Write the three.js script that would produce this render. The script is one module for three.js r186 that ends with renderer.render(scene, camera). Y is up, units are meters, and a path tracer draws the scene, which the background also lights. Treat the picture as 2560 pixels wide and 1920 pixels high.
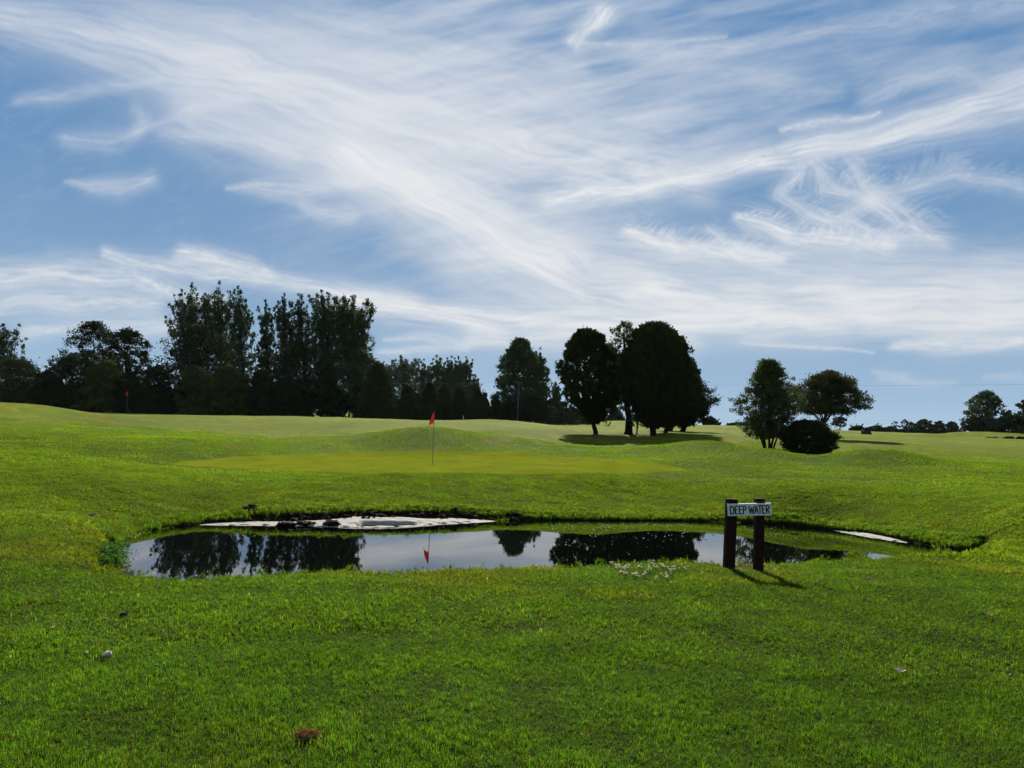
import * as THREE from 'three';
import { createNoise2D, createNoise3D } from 'simplex-noise';
import { mergeGeometries, mergeVertices } from 'three/addons/utils/BufferGeometryUtils.js';
import { RoundedBoxGeometry } from 'three/addons/geometries/RoundedBoxGeometry.js';
import { MarchingCubes } from 'three/addons/objects/MarchingCubes.js';

// ---------------------------------------------------------------- camera, sky, sun, exposure
const scene = new THREE.Scene();
const EYE = 1.65, PITCH = 3.6, ROLL = 2.0, FOCAL = 1925;           // focal length and pixels are those of a 2560 x 1920 picture
const camera = new THREE.PerspectiveCamera(2 * Math.atan(960 / FOCAL) * 180 / Math.PI, 4 / 3, 0.1, 6000);
camera.position.set(0, EYE, 0);
camera.rotation.order = 'YXZ';
camera.rotation.set(PITCH * Math.PI / 180, 0, ROLL * Math.PI / 180);
camera.updateMatrixWorld(true);
const renderer = new THREE.WebGLRenderer({ antialias: true });
renderer.setSize(1024, 768);
renderer.toneMapping = THREE.LinearToneMapping;
renderer.toneMappingExposure = 3;
renderer.shadowMap.enabled = true;
const SUN_EL = 33.5 * Math.PI / 180, SUN_AZ = 0.5 * Math.PI / 180;  // azimuth from straight ahead, towards the right
const sunDir = new THREE.Vector3(Math.cos(SUN_EL) * Math.sin(SUN_AZ), Math.sin(SUN_EL), -Math.cos(SUN_EL) * Math.cos(SUN_AZ));
const sun = new THREE.DirectionalLight(new THREE.Color(1, 0.93, 0.8), 5);
sun.name = 'sun';
sun.position.copy(sunDir).multiplyScalar(300);
sun.castShadow = true;
sun.shadow.mapSize.set(4096, 4096);
Object.assign(sun.shadow.camera, { left: -120, right: 120, top: 120, bottom: -120, near: 1, far: 700 });
scene.add(sun, sun.target);

function rand(seed) {
  let s = seed | 0;
  return () => { s = (s + 0x6d2b79f5) | 0; let t = Math.imul(s ^ (s >>> 15), 1 | s); t = (t + Math.imul(t ^ (t >>> 7), 61 | t)) ^ t; return ((t ^ (t >>> 14)) >>> 0) / 4294967296; };
}
const n2 = createNoise2D(rand(11)), n2b = createNoise2D(rand(12)), n3 = createNoise3D(rand(13));
const clamp = (x, a, b) => Math.min(b, Math.max(a, x)), lerp = (a, b, t) => a + (b - a) * t;
const smooth = (a, b, x) => { const t = clamp((x - a) / (b - a), 0, 1); return t * t * (3 - 2 * t); };
const fbm = (x, y, oct = 4, f = n2) => { let s = 0, a = 0.5; for (let i = 0; i < oct; i++) { s += a * f(x, y); x = x * 2.03 + 7.1; y = y * 2.03 + 3.7; a *= 0.5; } return s; };

//SKY-BEGIN
// The sky: air that pales towards the horizon and the sun, and wind-combed cirrus, as a function of direction.
// Each streak of cirrus: [opacity, then points of its spine as x, y, half width], in hundredths of a tangent-plane unit round the view ahead.
const STREAKS = [
  [0.62, 0, 25, 70, 250, 80, 110, 480, 150, 135, 760, 270, 140],
  [0.30, 330, 40, 90, 620, 60, 110, 900, 110, 120, 1150, 180, 110],
  [0.62, 430, 170, 80, 700, 200, 150, 980, 280, 165, 1230, 350, 110, 1500, 390, 60],
  [0.40, 420, 260, 60, 700, 350, 60, 900, 390, 80, 1080, 450, 80],
  [0.85, 760, 330, 60, 930, 430, 85, 1100, 535, 95, 1270, 615, 85, 1560, 650, 75, 1900, 650, 70, 2260, 640, 70],
  [0.45, 1000, 560, 60, 1300, 540, 70, 1600, 560, 55, 1900, 590, 50, 2260, 610, 50],
  [0.85, 1180, 435, 14, 1400, 402, 24, 1580, 362, 32, 1750, 325, 34, 1950, 285, 42, 2100, 240, 55, 2260, 195, 75],
  [0.8, 1362, 497, 9, 1395, 512, 14, 1460, 532, 12, 1560, 548, 10, 1680, 556, 8],
  [0.5, 1540, 500, 7, 1580, 530, 8, 1660, 548, 7],
  [0.8, 1588, 470, 8, 1640, 488, 17, 1700, 508, 14, 1800, 522, 12, 1930, 530, 10],
  [0.62, 1712, 372, 10, 1693, 418, 12, 1730, 455, 16, 1800, 482, 17, 1900, 508, 15, 2030, 520, 12],
  [0.55, 1762, 365, 14, 1775, 402, 18, 1835, 418, 18, 1910, 445, 19, 1990, 490, 15],
  [0.45, 1838, 372, 14, 1862, 402, 16, 1890, 430, 14],
  [0.42, 1830, 470, 10, 1900, 430, 14, 1990, 395, 16, 2070, 372, 18, 2120, 390, 14, 2212, 410, 12],
  [0.28, 1700, 540, 30, 1950, 545, 34, 2260, 560, 40],
  [0.72, 0, 598, 34, 130, 590, 38, 280, 596, 34, 370, 628, 22, 470, 660, 14],
  [0.60, 0, 655, 30, 180, 650, 34, 340, 660, 24],
  [0.72, 390, 548, 10, 470, 562, 22, 545, 582, 18, 585, 592, 10],
  [0.62, 230, 548, 8, 400, 580, 16, 560, 606, 20, 760, 636, 14, 900, 662, 22],
  [0.85, 740, 640, 18, 880, 668, 34, 1060, 690, 44, 1300, 700, 50, 1600, 690, 50, 1900, 690, 44, 2260, 690, 48],
  [0.55, 60, 716, 14, 200, 704, 22, 380, 706, 16],
  [0.4, 820, 728, 5, 930, 732, 7, 1080, 738, 6], [0.42, 830, 757, 6, 920, 752, 8, 1010, 744, 7],
  [0.42, 1020, 722, 16, 1250, 735, 18, 1500, 738, 14],
  [0.42, 148, 396, 5, 200, 406, 10, 270, 404, 17, 332, 384, 13],
  [0.7, 1232, 92, 10, 1258, 62, 24, 1312, 22, 20],
  [0.30, 1225, 90, 5, 1380, 97, 6, 1480, 88, 6, 1560, 75, 5], [0.3, 1215, 165, 18, 1250, 155, 14],
  [0.6, 1690, 277, 6, 1760, 268, 9, 1830, 256, 7, 1900, 240, 5],
  [0.30, 1870, 215, 16, 1960, 180, 22, 2050, 150, 26, 2120, 170, 22, 2212, 150, 24],
  [0.34, 150, 302, 10, 225, 306, 18, 285, 286, 14, 300, 240, 9], [0.34, 40, 214, 9, 110, 206, 13, 220, 192, 10, 350, 170, 12],
  [0.34, 290, 280, 9, 400, 240, 12, 520, 212, 10], [0.28, 350, 290, 12, 520, 300, 20, 640, 330, 18],
  [0.42, 505, 404, 5, 560, 404, 10, 640, 412, 15, 720, 398, 9, 870, 396, 8], [0.36, 650, 440, 9, 685, 458, 13, 760, 470, 10],
  [0.5, 1608, 739, 3.5, 1700, 744, 4.5, 1800, 753, 4, 1896, 767, 3], [0.7, 1940, 752, 6, 2050, 742, 12, 2260, 738, 14],
  [0.30, 1400, 120, 16, 1650, 90, 22, 1900, 48, 16, 2260, -10, 20],
  [0.24, 1120, 290, 50, 1350, 300, 70, 1550, 290, 50], [0.2, 1200, 210, 60, 1500, 170, 60, 1700, 170, 40],
  [0.2, 1350, 250, 14, 1600, 235, 16, 1800, 200, 12], [0.2, 1900, 822, 6, 1960, 825, 8, 2060, 826, 5], [0.25, 1880, 806, 5, 1960, 812, 6], [0.22, 2130, 818, 5, 2212, 815, 6],
].map((a) => { const pts = []; for (let i = 1; i < a.length; i += 3) pts.push([a[i], a[i + 1], a[i + 2] * (a[i + 2] < 20 && a[i + 2] > 5.5 ? 1.75 : 1)]); let x0 = 1e9, x1 = -1e9, y0 = 1e9, y1 = -1e9, len = [0]; pts.forEach((p, i) => { x0 = Math.min(x0, p[0] - p[2] * 2.6); x1 = Math.max(x1, p[0] + p[2] * 2.6); y0 = Math.min(y0, p[1] - p[2] * 2.6); y1 = Math.max(y1, p[1] + p[2] * 2.6); if (i) len.push(len[i - 1] + Math.hypot(p[0] - pts[i - 1][0], p[1] - pts[i - 1][1])); }); return { o: a[0], pts, len, box: [x0, x1, y0, y1] }; });
function cirrus(x, y) {
  const wx = x + 18 * n2(x / 240, y / 110) + 3 * n2b(x / 80, y / 44) + 0.9 * n2(x / 22, y / 12), wy = y + 7 * n2b(x / 240 + 9, y / 120) + 1.1 * n2(x / 90 + 5, y / 60) + 0.6 * n2b(x / 22, y / 12);
  // a thin veil everywhere, combed by the wind
  const band = fbm(x / 420 + 0.0009 * y, (y + 0.2 * x) / 85, 4), thin = fbm((x + 0.4 * y) / 190, (y + 0.22 * x) / 26, 4, n2b);
  const where = smooth(560, 1000, x + 0.2 * y) * smooth(720, 420, y) * (0.12 + 0.12 * smooth(1900, 1100, x)) + 0.04 * smooth(650, 900, x) + 0.01;
  const wisp = Math.pow(clamp(1 - 2.2 * Math.abs(fbm((wx + 0.5 * wy) / 150 + 40, (wy + 0.25 * wx) / 42, 4)), 0, 1), 3) * smooth(-0.25, 0.35, n2b(x / 260 + 3, y / 150)) * smooth(800, 500, y);
  const under = 1 - 0.85 * smooth(1150, 1450, x) * smooth(-10, 50, y - lerp(435, 195, clamp((x - 1180) / 1080, 0, 1)));
  let clear = 1 - clamp(under * where * clamp(0.8 + 1.3 * band + 0.42 * thin, 0, 1.9), 0, 0.8);
  STREAKS.forEach((k, n) => {
    if (wx < k.box[0] || wx > k.box[1] || wy < k.box[2] || wy > k.box[3]) return;
    let best = 1e9, s = 0, e = 0, w = 1;
    const p = k.pts;
    for (let i = 0; i + 1 < p.length; i++) {
      const dx = p[i + 1][0] - p[i][0], dy = p[i + 1][1] - p[i][1], l2 = dx * dx + dy * dy, t = ((wx - p[i][0]) * dx + (wy - p[i][1]) * dy) / l2, tc = clamp(t, 0, 1);
      const ex = wx - p[i][0] - dx * tc, ey = wy - p[i][1] - dy * tc, ww = lerp(p[i][2], p[i + 1][2], tc), d = Math.hypot(ex, ey) / ww;
      if (d < best) { best = d; s = k.len[i] + tc * Math.sqrt(l2); e = (ex * -dy + ey * dx) / Math.sqrt(l2); w = ww; }
    }
    if (best > 2.6) return;
    if (n > 6 && n < 14 && e < 0) { const comb = 0.5 + 0.5 * n2(s / 9 + n * 7 + e * 0.09, n * 3.3 + s / 60), lift = 0.8 + 1.5 * comb * comb; best /= lift; }     // plumes rise from the upper side of the hooks
    const L = Math.max(46, w * 3.4), f = 0.5 + 0.62 * fbm(s / (L * 1.6) + n * 13, e / (w * 0.7) + n * 5, 3) + (w < 36 ? 0.68 : 0.5) * fbm(s / (L * 0.9) + n * 3 + e / w * 0.2, e / (w * 0.24), 4, n2b) + 0.30 * fbm(s / 190 + n * 9, e / 10, 3);
    const core = Math.exp(-Math.pow(best, 1.75) * 1.25);
    clear *= 1 - clamp(k.o * core * clamp(0.5 + 0.75 * f, 0.06, 1.35), 0, 0.97);
  });
  return 1 - clear * (1 - 0.06 * wisp);
}
function makeSky() {
  const W = 4096, H = 2048, data = new Float32Array(W * H * 4);
  const inv = camera.matrixWorld.clone().invert(), v = new THREE.Vector3();
  for (let row = 0; row < H; row++) {
    const el = ((row + 0.5) / H - 0.5) * Math.PI, sy = Math.sin(el), cy = Math.cos(el);
    const step = sy < -0.02 || sy > 0.75 ? 4 : 1;
    for (let col = 0; col < W; col++) {
      const at = (row * W + col) * 4, az = ((col + 0.5) / W - 0.5) * 2 * Math.PI, x = cy * Math.cos(az), z = cy * Math.sin(az);
      const up = Math.max(sy, 0);
      // air
      const toSun = x * sunDir.x + sy * sunDir.y + z * sunDir.z, haze = Math.exp(-up * 5.2), glow = Math.pow(Math.max(0, toSun), 10);
      let r = lerp(0.068, 0.47, haze * 0.92), g = lerp(0.215, 0.63, haze * 0.92), b = lerp(0.465, 0.77, haze * 0.9);
      r += 0.035 * glow; g += 0.035 * glow; b += 0.03 * glow;
      if (sy < -0.03) { data[at] = 0.2; data[at + 1] = 0.26; data[at + 2] = 0.26; data[at + 3] = 1; continue; }
      // cirrus
      v.set(x, sy, z).transformDirection(inv);
      let d = 0, inFront = 0;
      if (v.z < -0.3) {
        const px = (1280 + FOCAL * v.x / -v.z) * 0.864, py = (960 - FOCAL * v.y / -v.z) * 0.864;
        inFront = smooth(-260, -30, px) * (1 - smooth(2240, 2470, px)) * smooth(-280, -20, py);
        if (inFront > 0) d = cirrus(px, py);
      }
      if (inFront < 1) {
        const k = 1 / (up + 0.09), ux = x * k, uz = z * k;
        const big = fbm(ux * 0.55 + 3, uz * 0.8 + 1, 4), fine = step === 1 || (col & 3) === 0 ? fbm(ux * 2.1 + big * 1.5, uz * 5.5 + big, 4, n2b) : 0;
        const gen = clamp(smooth(-0.28, 0.5, big + fine * 0.35) * 0.62 + 0.12, 0, 1) * smooth(0, 0.06, up);
        d = lerp(gen, d, inFront);
      }
      d *= smooth(0.0, 0.05, up);
      const low = Math.exp(-up * 5.5), near = Math.pow(Math.max(0, toSun), 6);
      const cr = lerp(0.67, 0.80, low) + 0.16 * near, cg = lerp(0.72, 0.80, low) + 0.13 * near, cb = lerp(0.80, 0.775, low) + 0.07 * near;
      const f = 1 / renderer.toneMappingExposure;
      data[at] = lerp(r, cr, d) * f; data[at + 1] = lerp(g, cg, d) * f; data[at + 2] = lerp(b, cb, d) * f; data[at + 3] = 1;
    }
  }
  return { data, W, H };
}
//SKY-END
{
  const s = makeSky(), t = new THREE.DataTexture(s.data, s.W, s.H, THREE.RGBAFormat, THREE.FloatType);
  t.mapping = THREE.EquirectangularReflectionMapping; t.magFilter = t.minFilter = THREE.LinearFilter; t.needsUpdate = true;
  scene.background = t; scene.environment = t;
  scene.fog = new THREE.FogExp2(new THREE.Color(0.72, 0.82, 0.95), 0.00003);
}
// ---------------------------------------------------------------- places: sight lines, and the lie of the land
function ray(px, py) { return new THREE.Vector3((px - 1280) / FOCAL, -(py - 960) / FOCAL, -1).applyQuaternion(camera.quaternion); }
function at(px, py, depth) { const r = ray(px, py); return r.multiplyScalar(depth / -r.z).add(camera.position); }          // the point seen there at that distance ahead
function onPlane(px, py, y) { const r = ray(px, py); return r.multiplyScalar((y - EYE) / r.y).add(camera.position); }
function tag(o, label, category, group, kind) {
  if (label) o.userData.label = label;
  if (category) o.userData.category = category;
  if (group) o.userData.group = group;
  if (kind) o.userData.kind = kind;
  return o;
}
const used = {};
function numbered(name) { const n = used[name] = (used[name] ?? -1) + 1; return n ? name + '_' + String(n).padStart(3, '0') : name; }
function mesh(name, geometry, material, parent = scene) { const m = new THREE.Mesh(geometry, material); m.name = parent === scene ? numbered(name) : name; m.castShadow = m.receiveShadow = true; parent.add(m); return m; }
function group(name, x, y, z, turn = 0) { const g = new THREE.Group(); g.name = numbered(name); g.position.set(x, y, z); g.rotation.y = turn; scene.add(g); return g; }

const MOUNDS = [];   // [x, z, height, radius across, radius along]
function mound(px, depth, h, rx, rz) { const p = at(px, 1080, depth); MOUNDS.push([p.x, p.z, h, rx, rz]); }
mound(1065, 47, 0.6, 5.2, 3.2);      // behind the putting green
mound(2160, 37, 0.75, 3.4, 2.9);      // right of the green
mound(1735, 41, 0.35, 3.5, 2.4);      // before the dark trees
mound(0, 56, 0.7, 7, 5);              // far left
mound(2450, 110, 1.0, 8, 5);          // far right, with the bunker
mound(1555, 180, 1.2, 9, 6);
mound(1280, 106, 0.35, 9, 4);
const moundsAt = (x, z) => { let h = 0; for (const m of MOUNDS) { const a = (x - m[0]) / m[3], b = (z - m[1]) / m[4], q = a * a + b * b; if (q < 9) h += m[2] * Math.exp(-q); } return h; };

const CONTROL = [];
const world = (x, z, y) => CONTROL.push([x, z, y]), spot = (px, py, d) => { const p = at(px, py, d); CONTROL.push([p.x, p.z, p.y]); }, level = (px, py, y) => { const p = onPlane(px, py, y); CONTROL.push([p.x, p.z, p.y]); };
[[-3, -1.5], [0, -1], [3, -1.5], [-4, -4.5], [-1.5, -5], [1.5, -5], [4, -4.5], [-2.5, -7.5], [0, -7.5], [2.5, -7.5], [5, -7.5]].forEach(([x, z]) => world(x, z, 0));
[[374, 1450], [788, 1440], [1234, 1429], [1711, 1411], [2222, 1403], [2480, 1392]].forEach(([x, y]) => level(x, y, -0.03));
[[100, 1380, 0], [0, 1320, 0], [180, 1300, -0.06], [341, 1312, -0.52], [285, 1340, -0.48], [505, 1287, -0.5], [640, 1271, -0.37], [741, 1269, -0.35], [905, 1266, -0.33], [1070, 1268, -0.35], [1234, 1272, -0.42], [1376, 1282, -0.5], [1550, 1285, -0.52], [1729, 1288, -0.53], [1850, 1293, -0.53], [1960, 1303, -0.54], [2081, 1314, -0.56], [2258, 1345, -0.55], [2340, 1358, -0.54], [2440, 1374, -0.47], [2500, 1372, -0.25]].forEach((a) => level(...a));
[
  [0, 1100, 32], [0, 1200, 18], [200, 1150, 25], [500, 1100, 38], [300, 1230, 18], [700, 1230, 20.5], [1200, 1230, 22.5], [1600, 1240, 24], [2000, 1240, 23], [2400, 1260, 20], [2400, 1320, 15.5], [2560, 1280, 17],
  [970, 1187, 24], [1500, 1190, 26], [620, 1180, 26], [1033, 1130, 42], [413, 1159, 28], [1716, 1175, 30], [1082, 1163, 31.4], [1400, 1145, 38], [700, 1140, 36],
  [1065, 1067, 47], [1065, 1100, 44.5], [773, 1099, 46], [1300, 1096, 48], [1400, 1110, 48], [1300, 1076, 60], [800, 1080, 60], [560, 1068, 60], [800, 1042, 92], [520, 1039, 87], [300, 1037, 80], [1000, 1049, 95],
  [0, 1007, 56], [100, 1013, 57], [200, 1030, 62], [0, 1050, 44], [200, 1080, 40], [-250, 1010, 60], [-250, 1100, 30], [-250, 1250, 15],
  [2150, 1127, 37], [2309, 1138, 36], [2503, 1195, 30], [2027, 1142, 38], [2150, 1190, 29], [2450, 1125, 52], [2300, 1108, 60], [2540, 1120, 62], [2540, 1150, 42], [2800, 1180, 35], [2800, 1110, 70], [2800, 1300, 17],
  [2231, 1084, 145], [2097, 1080, 145], [2341, 1086, 150], [2450, 1079, 110], [2556, 1089, 105], [2380, 1094, 100], [2520, 1099, 92],
  [2030, 1137, 46], [1922, 1121, 49], [1773, 1106, 40], [1690, 1109, 41], [1865, 1115, 40.5], [1956, 1127, 40], [1750, 1160, 33], [1900, 1185, 29], [1780, 1093, 56],
  [1490, 1086, 67], [1633, 1090, 63.5], [1571, 1086, 66], [1580, 1108, 54], [1400, 1106, 55],
  [1265, 1050, 106], [1150, 1052, 100], [1390, 1064, 106], [1385, 1053, 150], [1473, 1056, 165], [1517, 1065.5, 150], [1561, 1052, 180], [1713, 1072, 146], [1708, 1063, 160], [1780, 1063, 160], [1833, 1068, 150], [1700, 1080, 80], [1673, 1077.5, 88], [2058, 1101, 62], [2160, 1103, 55],
].forEach((a) => spot(...a));
[[2160, 43.5, 0.95], [2320, 42, 0.9], [2040, 43, 0.85], [1773, 46, 1.15], [1690, 47, 1.15], [1065, 52.5, 1.35]].forEach(([px, d, y]) => { const p = at(px, 1080, d); world(p.x, p.z, y); });
[[-90, -115, 2.5], [-60, -110, 2.5], [-20, -112, 2.6], [-60, -180, 4.8], [-25, -160, 4.4], [-30, -240, 6], [0, -220, 4], [60, -230, 5], [160, -200, 5], [-150, -300, 3.5], [0, -400, 4.5], [200, -380, 5.5], [0, -1200, 5], [-900, -900, 4], [900, -900, 5]].forEach(([x, z, y]) => world(x, z, y));
const WIDE = 50 * Math.PI / 180;
const polar = (x, z) => { const r = Math.hypot(x, z); let a = Math.atan2(x, -z); return [clamp(a, -WIDE, WIDE) * 2.2, Math.log(r + 6) * 1.6, a, r]; };
const tps = (() => {                                                  // a thin plate through the surveyed points, in angle and log distance
  const P = CONTROL.map(([x, z]) => polar(x, z)), n = P.length, m = n + 3, A = Array.from({ length: m }, () => new Float64Array(m + 1));
  const U = (a, b) => { const q = (a[0] - b[0]) ** 2 + (a[1] - b[1]) ** 2; return q < 1e-12 ? 0 : q * Math.log(q); };
  for (let i = 0; i < n; i++) {
    for (let j = 0; j < n; j++) A[i][j] = U(P[i], P[j]);
    A[i][i] += 0.004;
    A[i][n] = A[n][i] = 1; A[i][n + 1] = A[n + 1][i] = P[i][0]; A[i][n + 2] = A[n + 2][i] = P[i][1];
    A[i][m] = CONTROL[i][2] - moundsAt(CONTROL[i][0], CONTROL[i][1]);
  }
  for (let c = 0; c < m; c++) {
    let p = c; for (let r = c + 1; r < m; r++) if (Math.abs(A[r][c]) > Math.abs(A[p][c])) p = r;
    [A[c], A[p]] = [A[p], A[c]];
    for (let r = c + 1; r < m; r++) { const f = A[r][c] / A[c][c]; if (f) for (let k = c; k <= m; k++) A[r][k] -= f * A[c][k]; }
  }
  const w = new Float64Array(m);
  for (let r = m - 1; r >= 0; r--) { let s = A[r][m]; for (let k = r + 1; k < m; k++) s -= A[r][k] * w[k]; w[r] = s / A[r][r]; }
  return (q) => { let s = w[n] + w[n + 1] * q[0] + w[n + 2] * q[1]; for (let i = 0; i < n; i++) s += w[i] * U(q, P[i]); return s; };
})();

// the pond: the line where its water or its pale shelf meets the bank
const SHORE = [], TOE = [];
[[299, 1362, -0.65], [320, 1350, -0.65], [341, 1339, -0.65], [379, 1328, -0.65], [440, 1318, -0.65], [505, 1309, -0.63], [620, 1303, -0.6], [741, 1301, -0.58], [830, 1297, -0.55], [905, 1290, -0.49], [1000, 1291, -0.5], [1080, 1294, -0.55], [1160, 1296, -0.59], [1234, 1301, -0.64], [1376, 1301, -0.65], [1550, 1302, -0.65], [1729, 1303, -0.65], [1876, 1307, -0.65], [2000, 1317, -0.65], [2081, 1324, -0.63], [2180, 1334, -0.6], [2264, 1351, -0.62], [2330, 1366, -0.65], [2416, 1384, -0.65]].forEach((a) => { const p = onPlane(...a); SHORE.push([p.x, p.z]); TOE.push(a[2]); });
const FAR_SHORE = SHORE.length;
[[2400, 1391], [2222, 1394], [2140, 1394], [2050, 1393], [1923, 1392], [1811, 1402], [1711, 1404], [1552, 1405], [1376, 1410], [1234, 1421], [1060, 1426], [896, 1429], [788, 1432], [670, 1439], [576, 1442], [444, 1445], [374, 1443], [338, 1436]].forEach(([x, y]) => { const p = onPlane(x, y, -0.03), r = Math.hypot(p.x, p.z), k = (r + 0.5) / r; SHORE.push([p.x * k, p.z * k]); });
[[316, 1402, -0.5], [303, 1380, -0.62]].forEach((a) => { const p = onPlane(...a); SHORE.push([p.x, p.z]); });
const shoreBox = SHORE.reduce((b, p) => [Math.min(b[0], p[0]), Math.max(b[1], p[0]), Math.min(b[2], p[1]), Math.max(b[3], p[1])], [1e9, -1e9, 1e9, -1e9]);
function shore(x, z) {                                                // metres outside (+) or inside (-) the pond
  if (x < shoreBox[0] - 3 || x > shoreBox[1] + 3 || z < shoreBox[2] - 3 || z > shoreBox[3] + 3) return 3;
  let d = 1e9, inside = false;
  for (let i = 0, j = SHORE.length - 1; i < SHORE.length; j = i++) {
    const [ax, az] = SHORE[j], [bx, bz] = SHORE[i], t = clamp(((x - ax) * (bx - ax) + (z - az) * (bz - az)) / ((bx - ax) ** 2 + (bz - az) ** 2), 0, 1);
    d = Math.min(d, Math.hypot(x - ax - t * (bx - ax), z - az - t * (bz - az)));
    if ((az > z) !== (bz > z) && x < ((bx - ax) * (z - az)) / (bz - az) + ax) inside = !inside;
  }
  return inside ? -d : d;
}
const WATER = -0.65;
function landHeight(x, z) {                                           // without the pond
  const q = polar(x, z), side = smooth(WIDE, Math.PI * 0.75, Math.abs(q[2]));
  let h = tps(q);
  if (side > 0) h = lerp(h, 0.6 * smooth(5, 60, q[3]), side);
  return h + moundsAt(x, z) + 0.018 * n2(x / 1.3, z / 1.3) * smooth(1, 6, q[3]) + 0.05 * n2b(x / 6, z / 6) * smooth(12, 30, q[3]);
}
function height(x, z, sd = shore(x, z)) {
  const h = landHeight(x, z);
  if (sd > 1.2) return h;
  const edge = sd + 0.10 * n2(x * 1.7, z * 1.7) + 0.05 * n2b(x * 5, z * 5);
  const near = smooth(-13.5, -11.5, z);                               // the near bank rolls over, the far one is cut
  const rim = lerp(0.62, 0.55, near), t = smooth(-0.02, rim, edge);
  if (edge <= 0) return Math.max(-1.6, lerp(Math.min(WATER, h), -1.6, smooth(0, -0.8, edge)) - 0.02);
  return lerp(Math.min(WATER - 0.02, h), h, t);
}

// ---------------------------------------------------------------- the ground: one sheet out to the horizon
const rows = [];
for (let r = 0.4; r < 4500;) { rows.push(r); r += r < 8 ? Math.max(0.05, r * 0.03) : r < 10.6 ? 0.06 : r < 23 ? 0.085 : r < 60 ? r * 0.009 : r < 200 ? r * 0.017 : r * 0.08; }
const spokes = [];
{ const f = 40 * Math.PI / 180; for (let i = 0; i <= 420; i++) spokes.push(-f + (2 * f * i) / 420); for (let i = 1; i < 70; i++) spokes.push(f + ((2 * Math.PI - 2 * f) * i) / 70); }
function groundTint(x, z, out) {                                      // turf colour with distant backlight painted in: thick and thin grass, drier and mossy spots, worn banks
  const r = Math.hypot(x, z), sd = shore(x, z), a = fbm(x / 5.5, z / 5.5, 3), b = fbm(x / 1.4 + 4, z / 1.4, 3, n2b), c = fbm(x / 16 + 9, z / 26, 3);
  const farther = smooth(33, 58, r);  // brightens with distance: grazing backlight painted in, besides the paler fairway cut
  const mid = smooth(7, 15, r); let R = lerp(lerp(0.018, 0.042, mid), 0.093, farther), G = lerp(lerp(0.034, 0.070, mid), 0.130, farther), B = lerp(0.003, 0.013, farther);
  const dry = clamp(smooth(0.05, 0.5, a + 0.5 * b + 0.25 * smooth(2.2, 0.3, sd)) * 0.8, 0, 1);
  R *= 1 + 0.55 * dry; G *= 1 + 0.1 * dry;
  const k = 1 + 0.34 * c * (0.4 + 0.6 * farther) + 0.18 * b;
  R *= k; G *= k; B *= k;
  const h = fbm(x / 9 - 3, z / 14, 3, n2b);                            // coarser, paler grass
  R += 0.012 * smooth(0.15, 0.5, h) * farther; G += 0.012 * smooth(0.15, 0.5, h) * farther; B += 0.008 * smooth(0.15, 0.5, h) * farther;
  const bare = smooth(0.34, 0.12, sd + 0.12 * b);
  out[0] = lerp(R, 0.014, bare); out[1] = lerp(G, 0.011, bare); out[2] = lerp(B, 0.006, bare);
  for (const [px, pz, s] of BARE) { const q = Math.hypot(x - px, z - pz) / s + 0.45 * b; const w = smooth(1, 0.45, q) * 0.85; out[0] = lerp(out[0], 0.048, w); out[1] = lerp(out[1], 0.033, w); out[2] = lerp(out[2], 0.017, w); }
  return out;
}
const BARE = [[1800, 1412, 0.34], [1860, 1413, 0.42], [1925, 1412, 0.42], [1985, 1420, 0.26], [190, 1276, 0.35], [220, 1290, 0.25], [230, 1404, 0.2], [2180, 1440, 0.2]].map(([a, b, s]) => { const p = onPlane(a, b, 0); return [p.x, p.z, s]; });
{ const p = at(1540, 1088, 65.5), q = at(1600, 1089, 65); BARE.push([p.x, p.z, 2.6], [q.x, q.z, 2.2]); }

function noiseTexture(size, seed, fn, srgb) {
  const data = new Uint8Array(size * size * 4), f = createNoise3D(rand(seed)), g = (u, v, k) => { const a = u * 2 * Math.PI, b = v * 2 * Math.PI, R = k / (2 * Math.PI); return f(Math.cos(a) * R + 3 * Math.cos(b) * R, Math.sin(a) * R + 11, Math.sin(b) * R + 2 * Math.cos(b) * R); };
  for (let y = 0; y < size; y++) for (let x = 0; x < size; x++) { const c = fn(x / size, y / size, g), i = (y * size + x) * 4; for (let k = 0; k < 3; k++) data[i + k] = clamp(c[k] ?? c[0], 0, 1) * 255; data[i + 3] = 255; }
  const t = new THREE.DataTexture(data, size, size); t.wrapS = t.wrapT = THREE.RepeatWrapping; t.magFilter = THREE.LinearFilter; t.minFilter = THREE.LinearMipmapLinearFilter; if (srgb) t.colorSpace = THREE.SRGBColorSpace; t.needsUpdate = true; return t;
}
const grainRng = rand(77);
const grassGrain = noiseTexture(512, 21, (u, v, g) => { const s = 0.72 + 0.12 * g(u, v, 14) + 0.13 * g(u, v, 45) + 0.22 * (grainRng() - 0.5); return [s * 1.02, s, s * 0.95]; });
const grassBump = noiseTexture(512, 22, (u, v, g) => [0.5 + 0.2 * g(u, v, 30) + 0.18 * g(u, v, 80) + 0.3 * (grainRng() - 0.5)]);
const groundMat = new THREE.MeshPhysicalMaterial({ name: 'turf', vertexColors: true, map: grassGrain, bumpMap: grassBump, bumpScale: 0.05, roughness: 0.9, specularIntensity: 0.02, sheen: 0.006, sheenRoughness: 0.5, sheenColor: new THREE.Color(0.5, 0.6, 0.2) });
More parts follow.
